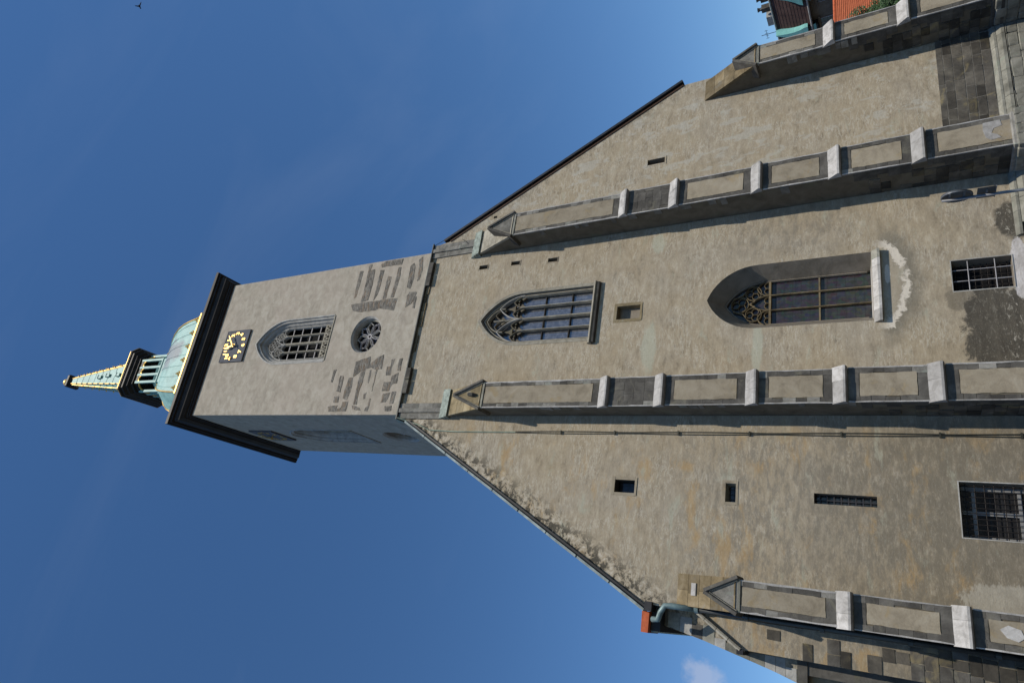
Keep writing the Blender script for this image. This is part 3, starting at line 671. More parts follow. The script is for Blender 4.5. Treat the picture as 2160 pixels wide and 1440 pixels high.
for i, t in enumerate((-2.75, -1.65, -0.55, 0.55, 1.65, 2.75)):
    for side in (0, 1):
        x, y = (CX + t, CY - 4.62) if side == 0 else (CX - 4.62, CY + t)
        o = MB(); nrm = (0, -1) if side == 0 else (-1, 0); tg = (1, 0) if side == 0 else (0, 1)
        for dx, dz, r in ((0, 0.15, 0.10), (0.12, 0.34, 0.09), (-0.12, 0.34, 0.09), (0, 0.50, 0.11), (0, 0.72, 0.05)):
            o.tube([(x + tg[0] * dx + nrm[0] * 0.02, y + tg[1] * dx + nrm[1] * 0.02, 54.5 + dz - r), (x + tg[0] * dx, y + tg[1] * dx, 54.5 + dz), (x + tg[0] * dx, y + tg[1] * dx, 54.5 + dz + r)], [r * 0.35, r, r * 0.2], 6)
        o.build('gilt_ornament', M['gold'], dm)
# lantern
lz0, lz1 = 62.2, 66.2; LR, LC = 1.62, 0.62
lan = MB().loft([csq(1.86, 0.66, 62.1), csq(1.86, 0.66, 62.3), csq(LR + 0.06, LC, 62.36), csq(LR + 0.06, LC, 63.0), csq(LR + 0.12, LC, 63.02), csq(LR + 0.12, LC, 63.14), csq(LR - 0.25, LC - .1, 63.16)], True, True, True).build('lantern', M['copper'], church)
MB().loft([csq(LR - 0.75, 0.3, 62.9), csq(LR - 0.75, 0.3, 67.0)], True).build('lantern_core', M['void'], lan)
ring = csq(LR, LC, 0)
for k in range(8):
    a, b = Vector(ring[k]), Vector(ring[(k + 1) % 8]); L_ = (b - a).length; n = 3 if L_ > 1.2 else 1
    for i in range(n + 1):
        p = a + (b - a) * (i / n)
        if i == n: continue
        MB().box(p.x - 0.10, p.x + 0.10, p.y - 0.10, p.y + 0.10, 63.1, 66.3).build('lantern_post', M['copper'], lan)
    for i in range(n):
        p, q = a + (b - a) * (i / n), a + (b - a) * ((i + 1) / n); o = MB(); d = (q - p)
        for s in range(6):                           # little gilt round arch between the posts
            g0, g1 = math.pi * s / 6, math.pi * (s + 1) / 6
            P0 = p + d * (0.5 - 0.42 * math.cos(g0)); P1 = p + d * (0.5 - 0.42 * math.cos(g1))
            o.tube([(P0.x, P0.y, 65.65 + 0.34 * math.sin(g0)), (P1.x, P1.y, 65.65 + 0.34 * math.sin(g1))], 0.075, 6)
        o.build('gilt_arch', M['gold'], lan)
        o = MB()
        for s in range(5):
            g = p + d * (0.14 + 0.18 * s); o.tube([(g.x, g.y, 63.12), (g.x, g.y, 63.62)], 0.035, 5)
        o.tube([(p.x, p.y, 63.66), (q.x, q.y, 63.66)], 0.05, 5)
        o.build('lantern_balustrade', M['copper'], lan)
MB().loft([csq(1.66, .62, 66.1), csq(1.66, .62, 66.5), csq(1.78, .62, 66.55), csq(1.80, .6, 66.75), csq(1.98, .58, 66.9), csq(2.0, .58, 67.05), csq(2.16, .57, 67.2), csq(2.18, .57, 67.45), csq(2.26, .56, 67.5), csq(2.27, .56, 67.72), csq(1.6, .4, 68.0)], True, True, True).build('lantern_cornice', M['cornice'], lan)
for R, z in ((1.82, 66.80), (2.03, 67.10), (2.29, 67.62)):
    MB().loft([csq(R, .58, z), csq(R + 0.02, .58, z), csq(R + 0.02, .58, z + 0.045), csq(R, .58, z + 0.045)]).build('gilt_line', M['gold'], lan)
spz = [(1.42, .42, 68.0), (1.36, .40, 68.3), (1.26, .37, 69.2), (0.34, .10, 81.0)]
sp = MB().loft([csq(*s) for s in spz], True, True, True).build('spire', M['copper'], church)
for k in range(8):
    pts = [Vector(csq(R + 0.012, c, z)[k]) for R, c, z in spz]
    MB().tube(pts, 0.045, 6).build('gilt_ridge', M['gold'], sp)
    o = MB(); a, b = pts[1], pts[-1]
    for i in range(9):
        p = a + (b - a) * (0.06 + i * 0.1); d = (p - Vector((CX, CY, p.z))).normalized()
        o.tube([p, p + d * 0.10 + Vector((0, 0, 0.10)), p + d * 0.14 + Vector((0, 0, 0.2))], [0.05, 0.06, 0.015], 5)
    o.build('crocket', M['gold'], sp)
for i in range(1, 9):                                # sheet joints
    t = i / 9; R = 1.30 + (0.34 - 1.30) * t; z = 68.6 + (81 - 68.6) * t
    MB().loft([csq(R + 0.02, R * 0.29, z), csq(R + 0.03, R * 0.29, z + 0.02), csq(R + 0.015, R * 0.29, z + 0.05)]).build('sheet_joint', M['copper'], sp)
for z, t in ((70.2, 0.0), (72.3, 0.05), (74.0, 0.0)):
    R = 1.30 + (0.34 - 1.30) * (z - 68.6) / 12.4
    o = MB(); o.box(CX + t - 0.14, CX + t + 0.14, CY - R - 0.16, CY - R + 0.1, z, z + 0.5); o.prism([(CX + t - 0.2, z + 0.5), (CX + t + 0.2, z + 0.5), (CX + t, z + 0.82)], CY - R - 0.2, CY - R + 0.1)
    o.build('spire_light', M['copper'], sp)
MB().loft([csq(0.36, .1, 80.9), csq(0.62, .1, 81.2), csq(0.64, .1, 81.45), csq(0.40, .1, 81.6), csq(0.30, .1, 82.1)], True, True, True).build('finial_collar', M['cornice'], sp)
rings = [[(CX + 0.42 * math.sin(t) * math.cos(a), CY + 0.42 * math.sin(t) * math.sin(a), 82.45 - 0.42 * math.cos(t)) for a in [2 * math.pi * q / 14 for q in range(14)]] for t in [math.pi * (i + 0.02) / 8.04 for i in range(9)]]
MB().loft(rings, True, True, True).build('gilt_ball', M['gold'], sp, True)

# ---- upper traceried window of the lower tower
def window2():
    c = 0.10; z0, zs, hw, rise = 20.72, 24.75, 1.50, 2.62
    st = [(hw, rise, 0.0), (hw - 0.05, rise - 0.06, 0.04), (hw - 0.15, rise - 0.20, 0.09), (hw - 0.19, rise - 0.26, 0.34), (hw - 0.20, rise - 0.28, 0.60)]
    w = MB().loft([[(x, y, z) for x, z in lancet(c, z0, zs, h, r)] for h, r, y in st]).build('traceried_window', M['reveal'], church)
    MB().sweep(lancet(c, z0, zs, hw + 0.0, rise + 0.0), [(-0.13, -0.012), (0.03, -0.018), (0.03, 0.02), (-0.13, 0.02)]).build('stone_surround', M['trac_warm'], w)
    y0, y1 = 0.12, 0.36; ih, ir = hw - 0.20, rise - 0.28
    def sec(wd, f=0.0): return [(-wd / 2, y1), (-wd / 2, y0 + 0.10), (-wd / 6, y0 + f), (wd / 6, y0 + f), (wd / 2, y0 + 0.10), (wd / 2, y1)]
    MB().sweep(lancet(c, z0, zs, ih - 0.02, ir - 0.03), sec(0.12)).build('frame', M['trac_warm'], w)
    q = ih / 2
    for dx, wd, top in ((-q, 0.10, 24.95), (0, 0.135, 25.1), (q, 0.10, 24.95)):
        MB().sweep([(c + dx, z0), (c + dx, top)], sec(wd)).build('mullion', M['trac_warm'], w)
    for s in (-1, 1):
        MB().sweep(arch(c + s * q, 24.75, q, 1.42), sec(0.085, -0.02)).build('sub_arch', M['trac'], w)
        for t in (-1, 1):
            o = MB(); xx = c + s * q + t * q / 2
            o.sweep(arch(xx, 24.75, q / 2 - 0.02, 0.62, 6), sec(0.09, 0.03))
            for k in (-1, 1):                      # cusps
                o.prism([(xx + k * 0.28, 25.02), (xx + k * 0.10, 24.92), (xx + k * 0.24, 24.72)], y0 + 0.10, y1)
                o.prism([(xx + k * 0.16, 25.28), (xx + k * 0.02, 25.12), (xx + k * 0.20, 25.06)], y0 + 0.10, y1)
            o.build('cusped_head', M['side'], w)
        o = MB(); xx = c + s * q
        o.prism([(xx - 0.20, 25.30), (xx + 0.20, 25.30), (xx + 0.07, 25.52), (xx, 25.98), (xx - 0.07, 25.52)], y0 + 0.12, y1)
        o.build('spandrel_web', M['side'], w)
    MB().sweep(arch(c, 25.85, q + 0.02, 1.02), sec(0.08)).build('upper_arch', M['trac_warm'], w)
    MB().sweep([(c, 25.05), (c, 26.05), (c, 26.5)], sec(0.09, 0.03)).build('upper_mullion', M['trac_warm'], w)
    for t in (-1, 1):
        o = MB(); xx = c + t * q / 2
        o.sweep(arch(xx, 25.85, q / 2 - 0.02, 0.55, 6), sec(0.08, 0.03))
        for k in (-1, 1): o.prism([(xx + k * 0.27, 26.10), (xx + k * 0.09, 26.0), (xx + k * 0.24, 25.80)], y0 + 0.10, y1)
        o.build('cusped_head', M['side'], w)
    xs = [c - ih, c - q, c, c + q, c + ih]; panes(lancet(c, z0 + 0.02, zs, ih, ir), xs, [z0, 22.10, 23.60, 25.0, 27.4], 0.42, M['sky_glass'], w)
    for z in (22.10, 23.60):
        for a, b in zip(xs[:-1], xs[1:]): MB().box(a + 0.07, b - 0.07, 0.33, 0.40, z - 0.022, z + 0.022).build('saddle_bar', M['iron_dark'], w)
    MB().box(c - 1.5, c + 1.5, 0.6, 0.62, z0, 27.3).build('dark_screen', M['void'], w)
    s = MB().xprism([(-0.22, 20.66), (-0.20, 20.74), (-0.08, 20.80), (0.45, 20.84), (0.45, 20.60), (-0.10, 20.60)], c - 1.70, c + 1.52).build('sill', M['trac_warm'], w)
    MB().xprism([(-0.12, 20.60), (-0.18, 20.55), (-0.16, 20.48), (-0.05, 20.44), (0.05, 20.44), (0.05, 20.60)], c - 1.66, c + 1.48).build('sill_mould', M['quoin'], w)
window2()

# ---- lower traceried window in its deep splay
def window3():
    c = 0.10; z0, zs, hw, rise = 9.0, 13.25, 1.46, 2.07
    ci, ih, izs, ir = 0.13, 1.04, 13.05, 1.72
    A = lancet(c, z0, zs, hw, rise); B = lancet(ci, z0 + 0.06, izs, ih, ir)
    mid = [((a[0] + b[0]) / 2, (a[1] + b[1]) / 2) for a, b in zip(A, B)]
    w = MB().loft([[(x, 0.0, z) for x, z in A], [(x, 0.4, z) for x, z in mid], [(x, 0.8, z) for x, z in B], [(x, 1.05, z) for x, z in B]]).build('splayed_window', M['reveal'], church)
    y0, y1 = 0.80, 0.93
    def sec(wd, f=0.0): return [(-wd / 2, y1), (-wd / 2, y0 + 0.05), (-wd / 5, y0 + f), (wd / 5, y0 + f), (wd / 2, y0 + 0.05), (wd / 2, y1)]
    MB().sweep(lancet(ci, z0 + .2, izs, ih - 0.03, ir - 0.04), sec(0.07)).build('frame', M['reveal'], w)
    t = ih * 2 / 3
    for dx in (-t / 2, t / 2): MB().sweep([(ci + dx, z0), (ci + dx, 12.95)], sec(0.065)).build('mullion', M['ochre'], w)
    MB().box(ci - ih, ci + ih, y0 + 0.02, y1, 12.84, 12.93).build('transom', M['ochre'], w)
    MB().box(ci - ih, ci + ih, y0 + 0.05, y1, 10.93, 10.99).build('saddle_bar', M['ochre'], w)
    for dx, top in ((-t, 0.58), (0, 0.95), (t, 0.58)):
        o = MB().sweep(arch(ci + dx, 12.95, t / 2 - 0.01, top * 0.75, 8), sec(0.06))
        for k in (-1, 1): o.sweep(arch(ci + dx + k * 0.13, 12.95, 0.14, 0.16, 4), sec(0.03, 0.03))
        o.build('light_head', M['ochre'], w)
    for x, z, r in ((ci - 0.50, 13.55, 0.33), (ci + 0.50, 13.55, 0.33), (ci, 14.12, 0.37)):
        o = MB().sweep(circle(x, z, r, 20), sec(0.045), True)
        for k in range(3):
            a = math.pi / 2 + k * 2 * math.pi / 3; o.sweep(circle(x + r * 0.47 * math.cos(a), z + r * 0.47 * math.sin(a), r * 0.43, 12), sec(0.028, 0.03), True)
        o.build('trefoil', M['ochre'], w)
    o = MB()
    o.sweep([(ci - 0.12, 13.5), (ci, 13.74), (ci + 0.12, 13.5)], sec(0.05)); o.sweep([(ci - 0.78, 13.75), (ci - 0.45, 13.98), (ci - 0.3, 14.4)], sec(0.05)); o.sweep([(ci + 0.78, 13.75), (ci + 0.45, 13.98), (ci + 0.3, 14.4)], sec(0.05))
    o.build('web', M['ochre'], w)
    panes(lancet(ci, z0 + 0.05, izs, ih, ir), [ci - ih, ci - t / 2, ci + t / 2, ci + ih], [z0, 10.05, 10.96, 11.9, 12.88, 15], 0.95, M['stain_glass'], w)
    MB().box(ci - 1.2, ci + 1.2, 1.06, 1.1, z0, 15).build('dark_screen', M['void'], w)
    # sloping sill of pale slabs
    xs = [-1.46, -0.98, -0.45, 0.25, 0.85, 1.20, 1.59]
    for a, b in zip(xs[:-1], xs[1:]):
        MB().xprism([(-0.20, 8.70), (-0.20, 8.79), (0.0, 8.99), (0.90, 9.09), (0.90, 8.9), (0.02, 8.70)] , a + 0.004, b - 0.004).build('sill_slab', M['pale'] if b < 1.3 else M['plinth'], w)
window3()

def opening(name, r, depth, mat, splay=0.0, back=None, frame=None, fw=0.16, label=None):
    x0, x1, z0, z1 = r; s = splay
    A = rect(x0, x1, z0, z1); B = rect(x0 + s, x1 - s, z0 + s, z1 - s)
    w = MB().loft([[(x, 0.0, z) for x, z in A], [(x, depth, z) for x, z in B]]).build(name, mat, church)
    MB().prism(B, depth - 0.003, depth + 0.03).build('pane', back or M['dark_glass'], w)
    if frame:
        def st(nm, a, b, c, d, p): MB().box(a, b, -p, 0.06, c, d, 0.006).build(nm, frame, w)
        p = 0.012
        st('lintel', x0 - fw, x1 + fw, z1 + 0.004, z1 + fw, p); st('jamb', x0 - fw, x0 - 0.004, z0, z1, p); st('jamb', x1 + 0.004, x1 + fw, z0, z1, p); st('sill', x0 - fw * 0.8, x1 + fw * 0.8, z0 - fw * 0.7, z0 - 0.004, p + 0.01)
    return w
for s in slits: opening('slit', s, 0.5, M['reveal'], 0, M['void'], M['nave'], 0.05)
w = opening('niche', small['niche'], 0.35, M['ochre_light'], 0.0, M['reveal'], M['ochre_light'], 0.15)
opening('slit', small['r'], 0.40, M['reveal'], 0, M['dark_glass'], M['nave'], 0.1)
opening('putlog_hole', small['put'], 0.4, M['reveal'], 0, M['void'])
opening('small_window', small['a'], 0.45, M['quoin'], 0, M['dark_glass'], M['panel'], 0.13)
w = opening('small_window', small['b'], 0.42, M['plinth'], 0.07, M['dark_glass'], M['panel'], 0.12)
for i in range(3): MB().tube([(-8.40 + 0.2 * i + .08, 0.3, 13.9), (-8.40 + 0.2 * i + .08, 0.3, 14.2)], 0.012, 5).build('bar', M['iron'], w)
w = opening('loop_window', small['slot'], 0.40, M['reveal'], 0.0, M['dark_glass'])
for i in range(8): MB().box(-8.31, -7.96, 0.26, 0.29, 9.35 + i * 0.23, 9.39 + i * 0.23).build('bar', M['iron'], w)
MB().box(-8.155, -8.125, 0.25, 0.28, 9.18, 11.12).build('bar', M['iron'], w)

def grille(w, x0, x1, z0, z1, y, nx, nz, r, mat):
    for i in range(nx): 
        x = x0 + (x1 - x0) * (i + 0.5) / nx; MB().tube([(x, y, z0), (x, y, z1)], r, 5).build('bar', mat, w)
    for j in range(nz):
        z = z0 + (z1 - z0) * (j + 0.5) / nz; MB().tube([(x0, y + 2 * r, z), (x1, y + 2 * r, z)], r, 5).build('bar', mat, w)
w = opening('barred_window', small['big'], 0.62, M['reveal'], 0.0, M['dark_glass'], M['trac'], 0.035)
for x in (-9.02, -8.22, -7.44): MB().box(x - 0.06, x + 0.06, 0.50, 0.60, 3.9, 6.75).build('casement_stile', M['casement'], w)
for z in (6.42, 5.2): MB().box(-9.02, -7.38, 0.49, 0.59, z - 0.05, z + 0.05).build('casement_rail', M['casement'], w)
grille(w, -9.06, -7.34, 3.95, 6.76, 0.16, 10, 11, 0.013, M['iron_dark'])
w = opening('barred_window', small['low'], 0.55, M['reveal'], 0.0, M['void'], M['trac'], 0.035)
grille(w, -0.43, 0.77, 4.68, 6.42, 0.40, 6, 9, 0.012, M['iron_dark'])
for x in (-0.02, 0.42): MB().tube([(x, 0.10, 4.67), (x, 0.10, 6.43)], 0.017, 6).build('front_bar', M['greybar'], w)
for z in (5.15, 5.95): MB().tube([(-0.43, 0.085, z), (0.77, 0.085, z)], 0.017, 6).build('front_bar', M['greybar'], w)

# ---- buttresses
def buttress(label, x0, x1, ztop, zcap, apex, levels, depths, bare=(), cap='ochre', worn='worn', ashlar_side=True, flashed=False, zb=2.0):
    xm = (x0 + x1) / 2; d0 = depths[0]
    core = MB(); zs = [ztop] + list(levels) + [zb]
    for i, d in enumerate(depths):
        core.box(x0 + 0.02, x1 - 0.02, -d + 0.02, 0.02, zs[i + 1], zs[i] - 0.001)
    core.xprism([(0.02, ztop - 0.002), (-d0 + 0.02, ztop - 0.002), (-d0 + 0.02, ztop), (0.02, zcap - 0.06)], x0 + 0.02, x1 - 0.02)
    b = core.build('buttress', M['side'], church); b['label'] = label
    for i, d in enumerate(depths):
        za, zc = zs[i] - (0.16 if i else 0.0), zs[i + 1] + 0.33 * (i < len(depths) - 1)
        if i == len(depths) - 1: zc = zb + 0.6
        for s in (0, 1):                            # corner stones
            z = zc; k = 0
            while z < za - 0.08:
                h = random.uniform(0.30, 0.46); zt = min(za, z + h)
                if za - zt < 0.12: zt = za
                wd = random.uniform(0.17, 0.26); sd = random.choice((0.34, 0.42, 0.62, 0.75)) * min(1, d / 1.4)
                xa, xb = (x0, x0 + wd) if s == 0 else (x1 - wd, x1)
                kk = worn if random.random() < (0.45 if i == 0 else 0.06) else 'quoin'
                if s == 1 or z > 9.2: sd = 0.06
                if kk != 'quoin': sd = 0.10
                block('quoin', kk, xa, xb, -d - random.uniform(0, 0.012), -d + sd, z, zt - 0.003, b); z = zt; k += 1
        for s in (0, 1):                            # worn pale arris
            P = []; z = zc
            while z < za: P.append(z); z += random.uniform(0.25, 0.6)
            P.append(za)
            xe, sg_ = (x0, 1) if s == 0 else (x1, -1)
            Q = [(xe - sg_ * 0.012, z) for z in P] + [(xe + sg_ * random.uniform(0.010, 0.042) * (1.6 if i == 0 else 1.0), z) for z in P[::-1]]
            o = MB().prism(Q, -d - 0.020, -d + 0.03)
            o.build('worn_arris', M['pale'], b)
        # bed courses above and below the panel, and the rendered panel
        if i in bare:
            z = zc
            while z < za - 0.08:
                zt = min(za, z + random.uniform(0.32, 0.45)); cut = random.uniform(0.35, 0.65); a, e = x0 + 0.2, x1 - 0.2
                xm2 = a + (e - a) * cut
                block('stone_block', 'quoin', a, xm2 - 0.004, -d - 0.004, -d + 0.2, z, zt - 0.008, b); block('stone_block', 'quoin', xm2 + 0.004, e, -d - 0.004, -d + 0.2, z, zt - 0.008, b); z = zt
        else:
            mt, mbm = (0.34 if i else 0.18), 0.30
            for (a, e) in ((za - mt, za), (zc, zc + mbm)):
                block('stone_block', 'quoin', x0 + 0.15, x1 - 0.15, -d + 0.001, -d + 0.2, a, e - 0.006, b)
            P = []; xa, xb, z_a, z_b = x0 + 0.215, x1 - 0.215, zc + mbm + 0.02, za - mt - 0.02
            n = max(4, int((z_b - z_a) / 0.18))
            for k in range(5): P.append((xa + (xb - xa) * k / 5, z_a + random.uniform(-0.012, 0.012)))
            for k in range(n): P.append((xb + random.uniform(-0.014, 0.014), z_a + (z_b - z_a) * k / n))
            for k in range(5): P.append((xb + (xa - xb) * k / 5, z_b + random.uniform(-0.012, 0.012)))
            for k in range(n): P.append((xa + random.uniform(-0.014, 0.014), z_b + (z_a - z_b) * k / n))
            MB().prism(P, -d - 0.014, -d + 0.05).build('render_panel', M['panel'], b)
    for i, z in enumerate(levels):                  # weathered drip courses
        da, db = depths[i], depths[i + 1]; cuts = [x0 - 0.05, x0 + (x1 - x0) * random.uniform(0.3, 0.7), x1 + 0.05]
        for a, e in zip(cuts[:-1], cuts[1:]):
            j = random.uniform(-0.012, 0.012)
            MB().xprism([(-da + 0.05, z + 0.36 + j), (-da - 0.005, z + 0.34 + j), (-db - 0.20 + j, z - 0.02), (-db - 0.20 + j, z - 0.09), (-db - 0.10, z - 0.13), (-db + 0.05, z - 0.15)], a + 0.003, e - 0.003).build('drip_stone', M['pale'], b)
    # steep weathering with a gablet on its front
    n = 5; off = 0.05
    for k in range(n):
        t0, t1 = k / n, (k + 1) / n
        y_0, z_0 = -d0 + d0 * t0, ztop + (zcap - ztop) * t0; y_1, z_1 = -d0 + d0 * t1, ztop + (zcap - ztop) * t1
        for a, e in ((x0 - 0.05, xm - 0.1 * (k % 2)), (xm - 0.1 * (k % 2), x1 + 0.05)):
            MB().xprism([(y_0 - off, z_0 + 0.02), (y_1 - off, z_1 + 0.02 - 0.01), (min(y_1 + 0.1, 0.03), z_1 - 0.02), (min(y_0 + 0.1, 0.03), z_0 - 0.02)], a + 0.004, e - 0.004).build('weathering_stone', M[cap], b)
    if flashed:
        for k, (zz, dy) in enumerate(((zcap - 0.42, 0.30), (zcap - 0.22, 0.2), (zcap - 0.02, 0.12))):
            MB().xprism([(-dy - 0.10, zz - 0.10), (-dy - 0.06, zz + 0.10), (0.02, zz + 0.22), (0.02, zz - 0.05)], x0 - 0.10 - 0.02 * k, x1 + 0.10 + 0.02 * k).build('flashing', M['flash'], b)
    hw = (x1 - x0) / 2 + 0.06; yb = -d0 * (zcap - apex) / (zcap - ztop)
    gb = MB().prism([(xm - hw + 0.06, ztop - 0.05), (xm + hw - 0.06, ztop - 0.05), (xm, apex - 0.10)], -d0 - 0.02, yb + 0.2).build('gablet', M[cap] if cap == 'ochre_light' else M['worn'], b)
    for s in (-1, 1):
        MB().sweep([(xm + s * hw, ztop - 0.06), (xm, apex)], [(-0.09 * s, -d0 - 0.12), (0.02 * s, -d0 - 0.14), (0.05 * s, -d0 - 0.10), (0.05 * s, yb + 0.25), (-0.09 * s, yb + 0.25)]).build('gablet_coping', M['quoin'], b)
        MB().sweep([(xm + s * (hw - 0.10), ztop - 0.05), (xm, apex - 0.16)], [(-0.05 * s, -d0 - 0.06), (0.0 * s, -d0 - 0.075), (0.02 * s, -d0 - 0.01), (-0.06 * s, -d0 - 0.01)]).build('gablet_mould', M['trac_warm'], b)
    if flashed and cap == 'ochre_light': MB().tube([(xm, -d0 - 0.02, ztop + 0.25), (xm, -d0 - 0.10, ztop + 0.42), (xm, -d0 - 0.14, ztop + 0.62), (xm, -d0 - 0.02, ztop + 0.72)], [0.05, 0.10, 0.09, 0.03], 8).build('boss', M['quoin'], b)
    MB().box(x0 - 0.02, x1 + 0.02, -d0 - 0.035, -d0 + 0.1, ztop - 0.14, ztop - 0.05).build('gablet_string', M['plinth'], b)
    if ashlar_side:                                 # coursed blocks on the shaded flank, low down
        z = 2.6
        while z < 8.6:
            h = random.uniform(0.30, 0.42); i = sum(1 for L in levels if z < L - 0.01); d = depths[i]
            y = -d + random.uniform(0.45, 0.7)
            while y < -0.12:
                L = random.uniform(0.38, 0.62); y1 = min(-0.02, y + L)
                if random.random() < 0.9 - max(0, z - 6.5) * 0.3:
                    block('stone_block', 'ashlar', x0 - random.uniform(0.004, 0.014), x0 + 0.10, y, y1 - 0.015, z, z + h - 0.015, b)
                y = y1
            z += h
        for _ in range(11):                          # odd pale replacement stones
            z = random.uniform(9, ztop - 1.5); i = sum(1 for L in levels if z < L); d = depths[i]; y = -d + random.uniform(0.02, 0.12)
            block('stone_block', 'worn', x0 - 0.006, x0 + 0.1, y, y + random.uniform(0.25, 0.45), z, z + random.uniform(0.18, 0.38), b)
    return b
LV = (18.95, 16.5, 12.92, 9.95, 7.1); DP = (1.42, 1.48, 1.54, 1.62, 1.70, 1.76)
b1 = buttress('left tower buttress with a gablet and five drip courses', -5.10, -3.86, 25.35, 28.55, 26.9, LV, DP, (1,), 'ochre_light', flashed=True)
b2 = buttress('right tower buttress with a gablet and five drip courses', 4.18, 5.46, 25.2, 28.45, 26.7, LV, DP, (1,), 'trac_warm', flashed=True)
b3 = buttress('left corner buttress beside the rainwater pipe', -12.32, -11.30, 13.4, 15.85, 14.45, (10.0, 6.95), (1.46, 1.56, 1.66), (), 'ochre', ashlar_side=False)
b4 = buttress('right corner buttress at the edge of the sky', 11.16, 12.22, 13.2, 15.9, 14.2, (10.05, 7.25), (1.46, 1.56, 1.66), (), 'ochre')
UB['trac_warm'] = UB['trac']
# pale patch of fresh mortar low on the right tower buttress
MB().xprism([(-0.62, 15.02), (-0.50, 15.22), (-0.40, 15.16), (-0.52, 14.96)], -11.98, -11.55).build('white_slab', M['pale'], b3)
P = [(4.62, 5.15), (4.95, 5.22), (5.28, 5.20), (5.30, 4.70), (5.05, 4.66), (4.98, 4.90), (4.80, 4.98), (4.70, 4.82), (4.55, 4.72), (4.50, 5.0)]
MB().prism(P, -1.785, -1.70).build('mortar_patch', M['pale'], b2)
MB().prism([(-11.95, 6.05), (-11.75, 6.2), (-11.62, 6.0), (-11.7, 5.72), (-11.9, 5.65), (-12.02, 5.8)], -1.69, -1.6).build('mortar_patch', M['pale'], b3)

# ---- bare ashlar course and moulded plinth on the right bay
z = 4.47
base = front
while z < 6.22:
    h = random.choice((0.29, 0.31, 0.36)); zt = min(6.30, z + h); x = 5.3
    while x < 11.3:
        L = random.uniform(0.45, 1.05); x1 = min(11.32, x + L)
        if x1 > 6.3: block('stone_block', 'ashlar', max(x, 6.2) + 0.012, x1 - 0.012, -0.032 - random.uniform(0, 0.01), 0.08, z + 0.011, zt - 0.011, base)
        x = x1
    z = zt
MB().box(5.5, 11.25, -0.029, 0.02, 4.45, 6.29).build('mortar_bed', M['mortar'], base)
pm = [((-0.02, 4.46), (-0.16, 4.34), (-0.16, 4.26), (0.02, 4.26)), ((-0.18, 4.25), (-0.30, 4.10), (-0.30, 3.99), (0.02, 3.99)), ]
for x0, x1, tops in ((5.48, 11.14, pm), (-3.85, 4.16, pm)):
    for prof_ in tops:
        x = x0
        while x < x1 - 0.05:
            xe = min(x1, x + random.uniform(0.5, 1.05)); j = random.uniform(-0.01, 0.01)
            if not (x < 1.15 and x0 < 0):
                MB().xprism([(y + j, z) for y, z in prof_], x + 0.004, xe - 0.004).build('plinth_stone', M['plinth'], base)
            x = xe
    z = 2.5
    while z < 3.95:
        zt = min(3.97, z + 0.36); x = x0
        while x < x1 - 0.05:
            xe = min(x1, x + random.uniform(0.5, 0.9))
            if not (x < 1.15 and x0 < 0): block('plinth_stone', 'plinth', x + 0.006, xe - 0.006, -0.27 - random.uniform(0, 0.03), 0.05, z, zt - 0.012, base)
            x = xe
        z = zt
for b, (x0, x1, d) in ((b1, (-5.10, -3.86, 1.76)), (b2, (4.18, 5.46, 1.76)), (b4, (11.16, 12.22, 1.66))):
    MB().loft([[(x0 - o, -d - o, z), (x1 + o, -d - o, z), (x1 + o, -0.02, z), (x0 - o, -0.02, z)] for o, z in ((0.02, 4.42), (0.06, 4.37), (0.06, 4.30), (0.09, 4.24), (0.17, 4.10), (0.17, 4.00), (0.12, 3.98), (0.12, 2.3))], True, True).build('base_mould', M['worn'] if b is b2 else M['quoin'], b)
    z = 2.4
    while z < 3.95:
        x = x0 - 0.14
        while x < x1 + 0.1:
            xe = min(x1 + 0.14, x + random.uniform(0.35, 0.6)); block('plinth_stone', 'plinth', x + 0.004, xe - 0.004, -d - 0.15 - random.uniform(0, 0.03), -d + 0.1, z, z + 0.37, b); x = xe
        y = -d + 0.1
        while y < -0.35:
            ye = min(-0.3, y + random.uniform(0.35, 0.6)); block('plinth_stone', 'plinth', x0 - 0.15 - random.uniform(0, 0.03), x0 + 0.1, y + 0.004, ye - 0.004, z, z + 0.37, b); y = ye
        z += 0.38

# ---- stepped corner piers on the left flank, seen end-on
pier = MB()
pier.prism([(-12.52, 2.0), (-12.52, 15.1), (-12.62, 15.0), (-13.50, 13.5), (-13.50, 2.0)], -0.012, 0.75)
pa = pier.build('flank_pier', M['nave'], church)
for k in range(4):
    a = (-12.48 - 0.27 * k, 15.22 - 0.42 * k); e = (-12.48 - 0.27 * (k + 1) + 0.01, 15.22 - 0.42 * (k + 1) + 0.015)
    MB().sweep([a, e], [(-0.02, -0.13), (0.05, -0.19), (0.11, -0.16), (0.11, 0.72), (-0.02, 0.72)]).build('raking_mould', M['trac_warm'], pa)
    MB().sweep([(a[0], a[1] - 0.15), (e[0], e[1] - 0.15)], [(-0.02, -0.05), (0.04, -0.08), (0.05, 0.0), (-0.02, 0.0)]).build('raking_mould', M['pale'], pa)
MB().box(-13.66, -13.50, -0.15, 0.72, 13.42, 13.64).build('mould_stop', M['slate'], pa)
z = 2.4; 
while z < 12.9:
    h = random.uniform(0.30, 0.46); x = -13.51
    while x < -12.36:
        L = random.uniform(0.3, 0.6); x1 = min(-12.34, x + L)
        if random.random() < (0.85 if z < 8.0 else 0.45) and not (z > 8 and x > -13.0 and random.random() < 0.6):
            block('stone_block', 'ashlar' if random.random() < 0.6 else 'quoin', x + 0.01, x1 - 0.01, -0.03 - random.uniform(0, 0.01), 0.06, z + 0.01, z + h - 0.01, pa)
        x = x1
    z += h
